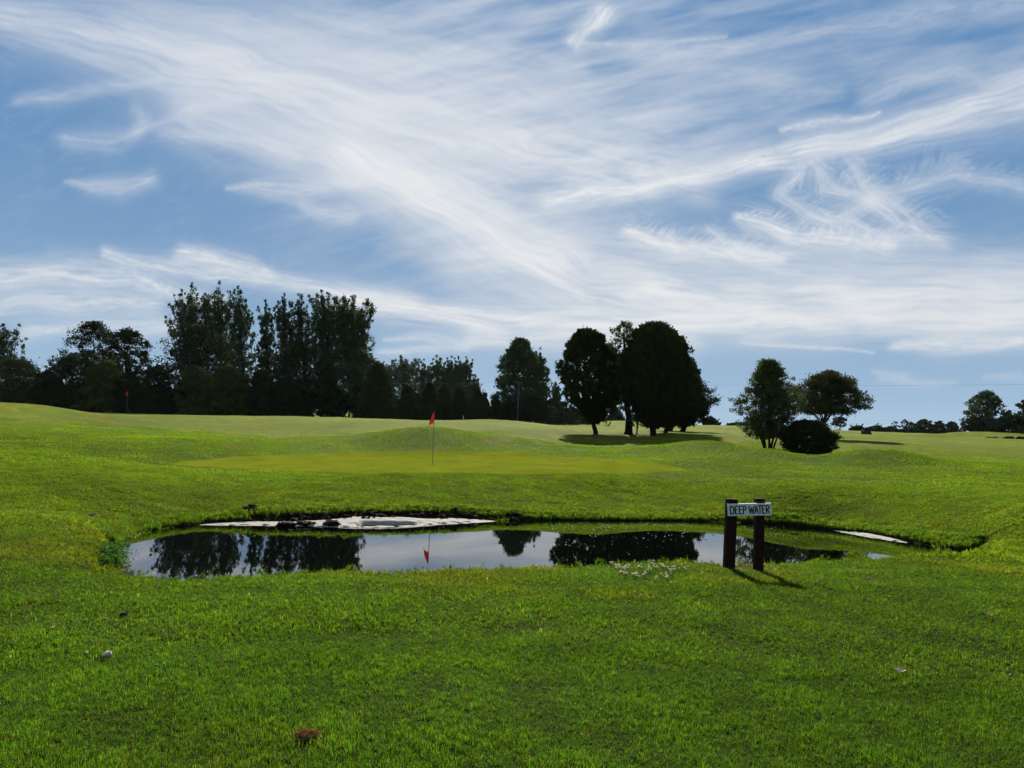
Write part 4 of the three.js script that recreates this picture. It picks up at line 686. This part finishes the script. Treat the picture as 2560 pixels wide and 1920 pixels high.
// ---------------------------------------------------------------- poles and wires
const galvanised = new THREE.MeshStandardMaterial({ name: 'weathered_pole', color: new THREE.Color(0.07, 0.068, 0.062), roughness: 0.95 }), cable = new THREE.MeshStandardMaterial({ name: 'cable', color: new THREE.Color(0.05, 0.055, 0.06), roughness: 0.6 });
function utilityPole(label, px, topY, d, r, mat = galvanised) {
  const p = at(px, 1045, d); p.y = height(p.x, p.z); const t = at(px, topY, d), h = t.y - p.y, g = group('utility_pole', p.x, p.y, p.z); tag(g, label, 'pole');
  mesh('pole', rod(r * 0.75, r, h), mat, g); mesh('cross_arm', new THREE.BoxGeometry(1.0, 0.1, 0.09).translate(0, h - 0.25, 0.12), mat, g);
  for (const x of [-0.45, 0, 0.45]) mesh('insulator', new THREE.CylinderGeometry(0.035, 0.055, 0.16, 8).translate(x, h - 0.12, 0.12), poleMat, g);
  return t;
}
const poleTop = utilityPole('grey utility pole in front of the lone full tree', 1294, 954, 126, 0.13);
const rightTop = utilityPole('utility pole just past the right edge, holding the long wire', 2576, 961, 118, 0.14, BARK);
const smallTop = utilityPole('small far pole among the thin trees on the skyline', 2267, 1050, 176, 0.12, BARK);
function wire(label, a, b, sag, r) { const c = new THREE.CatmullRomCurve3(Array.from({ length: 17 }, (_, i) => { const t = i / 16, p = a.clone().lerp(b, t); p.y -= sag * 4 * t * (1 - t); return p; })); tag(mesh('overhead_wire', new THREE.TubeGeometry(c, 40, r, 5), cable), label, 'wire', 'overhead wires'); }
wire('long overhead wire from the grey pole across the sky to the right edge', poleTop, rightTop, 0.35, 0.012);
wire('overhead wire from the grey pole to the left, over the conifer hedge', poleTop, at(700, 952, 128), 0.4, 0.012);
wire('upper of the two low far wires left of the small far pole', smallTop, at(1700, 1046, 182), 0.5, 0.014);
wire('lower of the two low far wires left of the small far pole', smallTop.clone().add(new THREE.Vector3(0, -0.6, 0)), at(1700, 1052, 182), 0.5, 0.014);
// ---------------------------------------------------------------- people, bag, box, bunker
function figure(name, label, px, feetY, d, turn, cloth, legs, stride) {
  const p = at(px, feetY, d); p.y = height(p.x, p.z); const g = group(name, p.x, p.y, p.z, turn); tag(g, label, 'person');
  const J = { hip: [0, 0.92, 0], chest: [0, 1.32, 0.03], neck: [0, 1.5, 0.03], head: [0, 1.64, 0.05] }, bones = [['hip', 'chest', 0.145, 0.175], ['chest', 'neck', 0.13, 0.06], ['neck', 'head', 0.06, 0.1]];
  const seg = bones.map(([a, b, r0, r1]) => [J[a], J[b], r0, r1]); seg.push([J.head, [0, 1.7, 0.05], 0.1, 0.09]);
  for (const s of [-1, 1]) { const f = s * stride; seg.push([[s * 0.09, 0.9, 0], [s * 0.1, 0.5, f * 0.6 + 0.03], 0.095, 0.06], [[s * 0.1, 0.5, f * 0.6 + 0.03], [s * 0.1, 0.08, f], 0.06, 0.042], [[s * 0.1, 0.05, f - 0.03], [s * 0.11, 0.04, f + 0.15], 0.05, 0.04], [[s * 0.19, 1.42, 0.02], [s * 0.26, 1.14, -f * 0.4], 0.055, 0.042], [[s * 0.26, 1.14, -f * 0.4], [s * 0.27, 0.9, 0.12 - f * 0.7], 0.04, 0.032], [[s * 0.27, 0.9, 0.12 - f * 0.7], [s * 0.27, 0.81, 0.15 - f * 0.8], 0.038, 0.02], [[0, 1.38, 0.02], [s * 0.19, 1.42, 0.02], 0.1, 0.055]); }
  const n = 96, mc = new MarchingCubes(n, BARK, false, false, 120000), S = 0.95, v = new THREE.Vector3(); mc.isolation = 0;   // cube of side 1.9 m about the body's middle
  for (let z = 0; z < n; z++) for (let y = 0; y < n; y++) for (let x = 0; x < n; x++) {
    const q = [((x - n / 2) / (n / 2)) * S, ((y - n / 2) / (n / 2)) * S + 0.9, ((z - n / 2) / (n / 2)) * S]; let e = 0;
    for (const [a, b, r0, r1] of seg) { const d0 = b[0] - a[0], d1 = b[1] - a[1], d2 = b[2] - a[2], t = clamp(((q[0] - a[0]) * d0 + (q[1] - a[1]) * d1 + (q[2] - a[2]) * d2) / (d0 * d0 + d1 * d1 + d2 * d2 || 1), 0, 1), dd = Math.hypot(q[0] - a[0] - t * d0, q[1] - a[1] - t * d1, q[2] - a[2] - t * d2) - lerp(r0, r1, t); e += Math.exp(-dd * 40); }
    mc.field[x + y * n + z * n * n] = Math.log(Math.max(e, 1e-12)) / 40;
  }
  mc.update(); const cnt = mc.count, gp = mc.positionArray.slice(0, cnt * 3), nn = mc.normalArray.slice(0, cnt * 3), col = new Float32Array(cnt * 3);
  for (let i = 0; i < cnt; i++) { gp[i * 3] *= S; gp[i * 3 + 1] = gp[i * 3 + 1] * S + 0.9; gp[i * 3 + 2] *= S; const y = gp[i * 3 + 1], ax = Math.abs(gp[i * 3]); const c = y > 1.7 ? [0.02, 0.02, 0.03] : y > 1.5 || (ax > 0.22 && y < 0.92) ? [0.4, 0.24, 0.17] : y > 0.95 || ax > 0.2 ? cloth : y > 0.1 ? legs : [0.02, 0.02, 0.02]; col.set(c, i * 3); }
  const geo = new THREE.BufferGeometry(); geo.setAttribute('position', new THREE.BufferAttribute(gp, 3)); geo.setAttribute('normal', new THREE.BufferAttribute(nn, 3)); geo.setAttribute('color', new THREE.BufferAttribute(col, 3));
  mesh('body', geo, new THREE.MeshStandardMaterial({ vertexColors: true, roughness: 0.85 }), g); return g;
}
const golferA = figure('person', 'person in a blue top walking with a golf bag, seen under the dark trees', 1515, 1065, 150, 1.2, [0.03, 0.05, 0.16], [0.012, 0.013, 0.03], 0.2);
const golferB = figure('person', 'person in dark clothes standing in the shade right of the dark trees', 1712, 1072, 146, -0.6, [0.02, 0.02, 0.022], [0.015, 0.015, 0.015], 0.1);
function golfBag(label, px, feetY, d, lean) {
  const p = at(px, feetY, d); p.y = height(p.x, p.z); const g = group('golf_bag', p.x, p.y, p.z); tag(g, label, 'golf bag'); g.rotation.z = lean;
  const dark = new THREE.MeshStandardMaterial({ color: new THREE.Color(0.02, 0.022, 0.03), roughness: 0.7 });
  mesh('bag', new THREE.LatheGeometry([[0.001, 0.06], [0.13, 0.06], [0.14, 0.1], [0.125, 0.5], [0.15, 0.85], [0.15, 0.9], [0.12, 0.9], [0.11, 0.8], [0.001, 0.78]].map((a) => new THREE.Vector2(...a)), 18), dark, g);
  for (let i = 0; i < 5; i++) mesh('club', mergeGeometries([rod(0.007, 0.007, 0.5).translate(Math.cos(i * 1.3) * 0.07, 0.6, Math.sin(i * 1.3) * 0.07), new THREE.SphereGeometry(0.04, 8, 6).scale(1.3, 0.7, 0.8).translate(Math.cos(i * 1.3) * 0.07 + 0.02, 1.1, Math.sin(i * 1.3) * 0.07)]), poleMat, g);
  for (const s of [-1, 1]) mesh('wheel', new THREE.TorusGeometry(0.13, 0.025, 8, 20).rotateY(Math.PI / 2).translate(s * 0.22, 0.15, 0), dark, g);
  mesh('axle', new THREE.CylinderGeometry(0.012, 0.012, 0.44, 6).rotateZ(Math.PI / 2).translate(0, 0.15, 0), poleMat, g);
}
golfBag('dark golf bag on small wheels pulled by the person in blue', 1521, 1064.5, 150, -0.5);
golfBag('dark golf bag on small wheels left of the person in the shade', 1701, 1071.5, 146, 0.35);
{ // the dark low box on the far fairway
  const p = landAt(2166, 1086, 60), D = -p.z, k = D / FOCAL, g = group('covered_box', p.x, p.y, p.z, 0.2); tag(g, 'low dark box-shaped object alone on the far fairway', 'box');
  const m = new THREE.MeshPhysicalMaterial({ color: new THREE.Color(0.02, 0.02, 0.022), roughness: 1, specularIntensity: 0.1 }), w = 21 * k, h = 8.6 * k;
  const s = new THREE.Shape([[-w / 2, 0], [w / 2, 0], [w / 2, h * 0.3], [w * 0.36, h * 0.92], [w * 0.1, h], [-w * 0.44, h], [-w / 2, h * 0.9]].map((a) => new THREE.Vector2(...a)));
  mesh('body', new THREE.ExtrudeGeometry(s, { depth: w * 0.5, bevelSize: 0.03, bevelThickness: 0.03, bevelSegments: 2 }).translate(0, 0.04, -w * 0.25), m, g); mesh('skid', new THREE.BoxGeometry(w * 0.9, 0.06, 0.1).translate(0, 0.03, w * 0.2), poleMat, g); mesh('skid', new THREE.BoxGeometry(w * 0.9, 0.06, 0.1).translate(0, 0.03, -w * 0.2), poleMat, g);
}
{ // steep face of a bunker far right
  const N = 30, pos = [], idx = []; for (let i = 0; i <= N; i++) { const u = i / N, px = lerp(2468, 2640, u), b = landAt(px, lerp(1094, 1100, Math.pow(u, 0.6)), 60), h = 0.42 * Math.pow(Math.sin(Math.PI * Math.min(1, 0.06 + u * 0.6)), 0.7) * (0.8 + 0.2 * n2(i, 2)); pos.push(b.x, b.y + 0.02, b.z + 0.3, b.x, b.y + h, b.z, b.x, b.y + h + 0.03, b.z - 0.35, b.x, b.y - 0.3, b.z - 1.2); if (i < N) for (let k = 0; k < 3; k++) { const a = i * 4 + k; idx.push(a, a + 4, a + 1, a + 1, a + 4, a + 5); } }
  const g = new THREE.BufferGeometry(); g.setAttribute('position', new THREE.Float32BufferAttribute(pos, 3)); g.setIndex(idx); g.computeVertexNormals(); tag(mesh('bunker_face', g, earth.clone()), 'dark steep face of the bunker near the right edge', 'bunker', null, 'structure'); scene.children.at(-1).material.bumpMap = null; scene.children.at(-1).material.side = THREE.DoubleSide;
}
// ---------------------------------------------------------------- small things in the grass
function paintLump(label, name, category, px, py, sx, sy, sz, color, rough, turn, seed, detail = 3, lift = 0.5, grp) {
  const p = landAt(px, py), m = mesh(name, lump(seed, sx, sy, sz, rough, detail, 1.3), new THREE.MeshPhysicalMaterial({ specularIntensity: 0.12, color: new THREE.Color(...color).multiplyScalar(0.6), roughness: 0.85, flatShading: detail < 3, bumpMap: grassBump, bumpScale: 0.002 }));
  m.position.set(p.x, p.y + sy * lift + 0.022, p.z); m.rotation.set(0.15, turn, 0.1); return tag(m, label, category, grp);
}
paintLump('pale chunky stone in the grass at the lower left', 'stone', 'stone', 268, 1648, 0.027, 0.017, 0.024, [0.62, 0.53, 0.46], 0.35, 0.6, 3, 2, 0.8);
paintLump('tiny white pebble left of the pale chunky stone', 'pebble', 'pebble', 217, 1640, 0.008, 0.005, 0.007, [0.7, 0.68, 0.64], 0.3, 0.2, 5, 1, 0.8);
paintLump('second tiny white pebble, nearest the left edge', 'pebble', 'pebble', 25, 1652, 0.008, 0.005, 0.007, [0.7, 0.68, 0.64], 0.3, 0.9, 6, 1, 0.8);
paintLump('dark crumbly dropping in the grass below the left end of the pond', 'dark_clod', 'clod', 310, 1544, 0.03, 0.013, 0.022, [0.03, 0.02, 0.014], 0.7, 0.6, 9, 4, 0.5);
paintLump('pale stone beside the clover at the edge of the pond', 'stone', 'stone', 1697, 1411, 0.035, 0.014, 0.02, [0.6, 0.52, 0.42], 0.4, 0.2, 11, 2, 0.8);
{ // heap of dead clippings
  const p = landAt(768, 1850), L = new Leaves(501), r = L.r; for (let i = 0; i < 900; i++) { const a = r() * 6.28, q = Math.sqrt(r()), x = Math.cos(a) * q * 0.068, z = Math.sin(a) * q * 0.045; L.leaf(x, 0.012 + 0.024 * (1 - q * q) * r() + 0.02, z, 0.022 + 0.012 * r(), 0.003, r() - 0.5, (r() - 0.5) * 0.5, r() - 0.5, 0.6 + 0.7 * r()); }
  const g = group('clippings_heap', p.x, p.y, p.z); tag(g, 'small brown heap of dead clippings in the foreground grass', 'heap'); mesh('clippings', L.geometry(), leafMat('dead_clippings', 0.24, 0.115, 0.055, 0.1), g); mesh('core', lump(15, 0.064, 0.022, 0.042, 0.3, 3), new THREE.MeshStandardMaterial({ color: new THREE.Color(0.10, 0.055, 0.03), roughness: 0.95 }), g).position.y = 0.014;
}
function leafBlade(name, label, category, px, py, len, wid, color, turn, tilt, curl, lift = 0.03, through = 0.3) {
  const p = landAt(px, py), N = 10, M = 4, pos = [], idx = [];
  for (let i = 0; i <= N; i++) for (let k = 0; k <= M; k++) { const u = i / N, v = (k / M - 0.5) * 2, w = wid * Math.pow(Math.sin(Math.PI * clamp(0.04 + 0.94 * u, 0, 1)), 0.7) * (1 + 0.12 * Math.sin(u * 23)); pos.push((u - 0.5) * len, curl * len * (u - 0.5) ** 2 + Math.abs(v) * w * 0.35 + 0.002 * Math.sin(u * 9 + v), v * w / 2); if (i < N && k < M) { const a = i * (M + 1) + k; idx.push(a, a + 1, a + M + 1, a + 1, a + M + 2, a + M + 1); } }
  const g = new THREE.BufferGeometry(); g.setAttribute('position', new THREE.Float32BufferAttribute(pos, 3)); g.setIndex(idx); g.computeVertexNormals();
  const m = mesh(name, g, new THREE.MeshPhysicalMaterial({ color: new THREE.Color(...color).multiplyScalar(0.6), roughness: 0.7, transmission: through, thickness: 0, side: THREE.DoubleSide })); m.position.set(p.x, p.y + lift, p.z); m.rotation.set(tilt, turn, 0.2); return tag(m, label, category);
}
leafBlade('fallen_leaf', 'pale dry curled leaf in the grass at the lower right', 'leaf', 2250, 1692, 0.08, 0.035, [0.55, 0.42, 0.33], -0.35, 0.5, 0.9, 0.04);
leafBlade('fallen_leaf', 'brown dead leaf near the right edge of the foreground', 'leaf', 2520, 1697, 0.06, 0.035, [0.20, 0.10, 0.055], 0.5, 0.3, 1.2, 0.035);
leafBlade('fallen_leaf', 'yellow fallen leaf at the right, above the brown ones', 'leaf', 2474, 1548, 0.06, 0.04, [0.62, 0.42, 0.02], 0.2, 0.5, 1.2, 0.045);
leafBlade('fallen_leaf', 'dark brown leaf touching the yellow fallen leaf', 'leaf', 2457, 1549, 0.05, 0.03, [0.05, 0.035, 0.025], 1.2, 0.4, 1.2, 0.04);
leafBlade('fallen_leaf', 'reddish brown leaf in the grass below the middle of the pond', 'leaf', 1346, 1544, 0.05, 0.03, [0.22, 0.06, 0.025], 0.8, 0.5, 1.4, 0.04);
leafBlade('fallen_leaf', 'small red-brown leaf near the bottom edge', 'leaf', 1475, 1858, 0.022, 0.014, [0.25, 0.07, 0.03], 0.9, 0.3, 1, 0.04);
leafBlade('fallen_leaf', 'pinkish dry leaf right of the sign', 'leaf', 2048, 1454, 0.06, 0.03, [0.5, 0.3, 0.2], 0.4, 0.4, 1, 0.035);
const cloverLeaf = leafMat('clover_leaf', 0.05, 0.14, 0.02, 0.4), petal = new THREE.MeshPhysicalMaterial({ color: new THREE.Color(0.5, 0.45, 0.34), roughness: 0.9, transmission: 0.4, thickness: 0, side: THREE.DoubleSide }), yellow = new THREE.MeshPhysicalMaterial({ color: new THREE.Color(0.5, 0.3, 0.01), roughness: 0.7, transmission: 0.2, thickness: 0, side: THREE.DoubleSide }), stemMat = new THREE.MeshStandardMaterial({ color: new THREE.Color(0.045, 0.07, 0.018), roughness: 0.8 });
{ // weeds with bright small leaves in the foreground
  const sprig = (label, px, py, n, size, spread, mat, tone) => { const p = landAt(px, py), L = new Leaves(600 + px), r = L.r; for (let i = 0; i < n; i++) L.leaf((r() - 0.5) * spread, 0.025 + 0.03 * r(), (r() - 0.5) * spread * 0.6, size * (0.7 + 0.6 * r()), size * 0.7, r() - 0.5, 0.2, r() - 0.5, tone); const g = group('weed', p.x, p.y, p.z); tag(g, label, 'weed'); mesh('foliage', L.geometry(), mat, g); mesh('stem', rod(0.0015, 0.002, 0.05), stemMat, g); };
  sprig('bright yellow-green seedling right of the pale chunky stone', 398, 1678, 9, 0.022, 0.06, cloverLeaf, 1.7);
  sprig('clump of darker clover leaves in the grass at the right', 2270, 1505, 120, 0.02, 0.42, cloverLeaf, 0.5);
  sprig('loose tuft of leaves by the left end of the pond, highest on the bank', 262, 1372, 160, 0.05, 0.6, cloverLeaf, 0.7);
}
{ // white clover by the sign: each flower head a part
  const p0 = landAt(1585, 1428), g = group('white_clover', p0.x, p0.y, p0.z); tag(g, 'patch of white clover in flower on the near bank left of the sign', 'clover');
  const headG = (() => { const L = new Leaves(811), r = L.r; for (let i = 0; i < 70; i++) { const a = r() * 6.28, c = r() * 1.4 - 0.4, s = Math.sqrt(1 - Math.min(1, c * c)); L.leaf(Math.cos(a) * s * 0.007, c * 0.006, Math.sin(a) * s * 0.007, 0.009, 0.004, Math.cos(a) * s, c + 0.4, Math.sin(a) * s, 1); } return L.geometry(); })(), coreG = new THREE.SphereGeometry(0.0055, 8, 6), stalkG = rod(0.0012, 0.0014, 0.07).translate(0, -0.07, 0);
  const r = rand(821), cluster = [[1527, 1419, 5, 8], [1545, 1428, 9, 16], [1568, 1430, 10, 18], [1556, 1413, 5, 7], [1552, 1442, 5, 6], [1563, 1447, 5, 7], [1600, 1428, 6, 8], [1586, 1448, 6, 6], [1594, 1452, 5, 5], [1610, 1447, 5, 6], [1628, 1420, 8, 12], [1626, 1434, 7, 7], [1640, 1432, 6, 4], [1652, 1424, 6, 4], [1664, 1428, 8, 6], [1678, 1436, 7, 5], [1672, 1446, 8, 4], [1666, 1455, 5, 6], [1715, 1434, 5, 5], [1652, 1450, 5, 3], [1608, 1408, 3, 3], [1590, 1412, 6, 3], [1510, 1416, 5, 2], [1640, 1460, 4, 2], [1690, 1430, 10, 5]];
  for (const [px, py, s, n] of cluster) for (let i = 0; i < n; i++) { const q = landAt(px + (r() - 0.5) * 2 * s, py + (r() - 0.5) * 1.2 * s), f = mesh('flower_head', headG, petal, g), k = 0.85 + 0.5 * r(); f.position.set(q.x - p0.x, q.y - p0.y + 0.052 + 0.025 * r(), q.z - p0.z); f.scale.setScalar(k); f.rotation.set(0.3 * (r() - 0.5), r() * 6, 0.3 * (r() - 0.5)); }
  const st = []; g.children.forEach((f) => { st.push(stalkG.clone().translate(f.position.x, f.position.y, f.position.z)); }); const sm = mesh('stalks', mergeGeometries(st), stemMat, g); sm.userData.kind = 'stuff';
  const L = new Leaves(831); for (let i = 0; i < 1300; i++) { const c = cluster[Math.floor(L.r() * cluster.length)], q = onPlane(c[0] + (L.r() - 0.5) * 44, c[1] + (L.r() - 0.5) * 20, p0.y); L.leaf(q.x - p0.x, height(q.x, q.z) - p0.y + 0.03 + 0.025 * L.r(), q.z - p0.z, 0.016, 0.014, L.r() - 0.5, 0.3 * (L.r() - 0.5), L.r() - 0.5, 0.8); }
  const lf = mesh('leaves', L.geometry(), cloverLeaf, g); lf.userData.kind = 'stuff';
}
function dandelion(label, px, py) {
  const p = landAt(px, py), g = group('yellow_flower', p.x, p.y, p.z); tag(g, label, 'flower', 'small yellow flowers scattered in the grass'); const L = new Leaves(900 + px), r = L.r; for (let i = 0; i < 40; i++) { const a = r() * 6.28, q = 0.004 + 0.009 * r(); L.leaf(Math.cos(a) * q, 0.062 + 0.004 * r(), Math.sin(a) * q, 0.012, 0.004, Math.cos(a), 0.35, Math.sin(a), 1); }
  mesh('flower_head', L.geometry(), yellow, g); mesh('stalk', rod(0.0015, 0.002, 0.062), stemMat, g);
}
[['yellow flower just below the right-hand end of the clover', 1676, 1470], ['second yellow flower below the clover, paired with the other', 1688, 1469], ['yellow flower left of and below the clover patch', 1471, 1469], ['yellow flower by the darker clover leaves at the right', 2222, 1506], ['yellow flower in the grass below the sign shadow', 1994, 1502], ['yellow flower below the left end of the clover', 1453, 1488], ['yellow speck of a flower in the left foreground', 130, 1590]].forEach((a) => dandelion(...a));
// ---------------------------------------------------------------- plants at the water's edge
function strap(len, w, bend, seed) { const N = 12, pos = [], idx = []; for (let i = 0; i <= N; i++) { const u = i / N, ww = w * Math.pow(Math.sin(Math.PI * clamp(0.1 + 0.88 * u, 0, 1)), 0.6), x = bend * u * u * len, y = len * u * (1 - 0.3 * bend * u); pos.push(x, y, -ww / 2, x - ww * 0.18, y, 0, x, y, ww / 2); if (i < N) for (let k = 0; k < 2; k++) { const a = i * 3 + k; idx.push(a, a + 1, a + 3, a + 1, a + 4, a + 3); } } const g = new THREE.BufferGeometry(); g.setAttribute('position', new THREE.Float32BufferAttribute(pos, 3)); g.setIndex(idx); g.computeVertexNormals(); return g; }
{
  const p = landAt(305, 1432), g = group('dock_plant', p.x, p.y, p.z); tag(g, 'broad-leaved plant with upright yellow-green leaves at the left end of the pond', 'plant');
  const m = new THREE.MeshPhysicalMaterial({ color: new THREE.Color(0.11, 0.17, 0.015), roughness: 0.6, transmission: 0.5, thickness: 0, side: THREE.DoubleSide }), pale = new THREE.MeshStandardMaterial({ color: new THREE.Color(0.13, 0.135, 0.11), roughness: 1, side: THREE.DoubleSide }), dk = new THREE.MeshPhysicalMaterial({ color: new THREE.Color(0.012, 0.03, 0.008), specularIntensity: 0.1, roughness: 0.9, transmission: 0.2, thickness: 0, side: THREE.DoubleSide });
  for (const [x, len, w, turn, bend] of [[-0.06, 0.10, 0.014, 1.4, 0.15], [-0.02, 0.10, 0.022, 1.7, -0.1], [0.055, 0.14, 0.04, 1.2, 0.25]]) { const l = mesh('leaf', strap(len, w, bend, 1), m, g); l.position.set(x, 0.01, 0); l.rotation.set(0, turn, x < 0 ? 0.05 : -0.25); }
  for (const [x, len, w, turn, tilt] of [[0.1, 0.16, 0.06, 0.4, -1.2], [0.0, 0.14, 0.06, 2.8, -1.0], [0.08, 0.15, 0.06, -0.6, -1.3], [-0.12, 0.13, 0.03, 2.2, -0.9]]) { const l = mesh('leaf', strap(len, w, 0.5, 2), dk, g); l.position.set(x, 0.02, 0.02); l.rotation.set(0, turn, tilt); }
  const dead = mesh('leaf', strap(0.20, 0.03, 0.15, 3), pale, g); dead.position.set(0.01, 0.06, 0.05); dead.rotation.set(0.3, 0.0, -2.05); dead.userData.label = 'pale drooping leaf';
}
{ // leafy weeds that hang into the left end of the water
  const L = new Leaves(951), r = L.r, p0 = landAt(290, 1400), g = group('leafy_weeds', p0.x, p0.y, p0.z); for (let i = 0; i < 2600; i++) { const t = r(), q = landAt(lerp(268, 322, r() * r()) + (r() - 0.5) * 30, lerp(1372, 1424, t), 9); if (shore(q.x, q.z) < -0.25) continue; L.leaf(q.x - p0.x + 0.1 * (r() - 0.5), Math.max(q.y, WATER + 0.02) - p0.y + 0.02 + 0.10 * r(), q.z - p0.z, 0.035, 0.026, r() - 0.5, 0.4 * (r() - 0.5), r() - 0.5, 0.5 + 0.6 * r()); }
  tag(g, 'mat of small-leaved weeds hanging over the left end of the pond', 'weeds'); mesh('foliage', L.geometry(), cloverLeaf, g); const st = []; for (let i = 0; i < 20; i++) st.push(rod(0.002, 0.003, 0.1).translate((r() - 0.5) * 0.5, 0, (r() - 0.5) * 0.8)); mesh('stems', mergeGeometries(st), stemMat, g);
}
function stalks(label, px, py, list) {
  const p = landAt(px, py, 6), D = -p.z, k = D / FOCAL, g = group('grass_stalks', p.x, p.y, p.z); tag(g, label, 'grass');
  list.forEach(([dx, h, lean]) => { const H = h * k, X = lean * k, c = new THREE.CatmullRomCurve3([[dx * k, -0.02, 0], [dx * k + X * 0.3, H * 0.5, 0.01], [dx * k + X, H, 0.02]].map((a) => new THREE.Vector3(...a))); mesh('stalk', new THREE.TubeGeometry(c, 8, 0.0022, 5), stemMat, g); const t = mesh('seed_head', new THREE.SphereGeometry(1, 8, 6).scale(0.003, 0.018, 0.003), stemMat, g); t.position.set(dx * k + X, H, 0.02); t.rotation.z = -lean / h; });
}
stalks('tall thin grass stalks left of the sign, against the water', 1784, 1402, [[0, 47, -4], [10, 22, -3], [-6, 18, -2], [4, 34, 3]]);
stalks('thin slanting grass stalks at the near left corner of the pond', 355, 1443, [[0, 26, 9], [-8, 24, 7], [14, 14, 8], [-26, 24, 3]]);
stalks('thin grass stalks on the near bank left of the middle of the pond', 722, 1437, [[0, 16, 1], [8, 12, -2]]);
stalks('thin grass stalks on the near bank right of the flag reflection', 1163, 1424, [[0, 20, -3], [8, 16, 4], [-4, 10, -2]]);
stalks('sparse grass stalks on the near bank below the dark reflection', 1316, 1413, [[0, 18, -4], [-80, 22, 3], [-75, 14, 5]]);
{ // pale fluff floating on the water
  const r = rand(977), parts = [], spots = [[1040, 1330], [1300, 1330]]; for (let i = 0; i < 260; i++) { const px = i < 200 ? lerp(1375, 1735, r()) : lerp(1850, 2140, r()), py = lerp(1308, 1392, r() * r()), p = onPlane(px, py, WATER + 0.003); if (shore(p.x, p.z) > -0.3) continue; const s = 0.006 + 0.016 * r() * r(); parts.push(new THREE.SphereGeometry(1, 6, 4).scale(s, s * 0.35, s * 0.8).rotateY(r() * 6).translate(p.x, p.y, p.z)); }
  tag(mesh('floating_fluff', mergeGeometries(parts), new THREE.MeshStandardMaterial({ color: new THREE.Color(0.5, 0.5, 0.46), roughness: 0.9 })), null, null, null, 'stuff');
}
leafBlade('floating_leaf', 'pale leaf floating on the pond between the two sign posts', 'leaf', 1859, 1361, 0.09, 0.04, [0.7, 0.68, 0.6], 0.1, 0, 0.3, 0).position.copy(onPlane(1859, 1361, WATER + 0.006));
paintLump('dark clod of earth on the bank above the left part of the pale ledge', 'dark_clod', 'clod', 625, 1273, 0.14, 0.07, 0.1, [0.022, 0.016, 0.01], 0.6, 0.3, 19, 4, 0.3);
paintLump('dark clod of turf on the slope left of the pond', 'dark_clod', 'clod', 224, 1289, 0.16, 0.012, 0.07, [0.03, 0.022, 0.013], 0.6, 0.3, 21, 4, 0.1);
renderer.render(scene, camera);
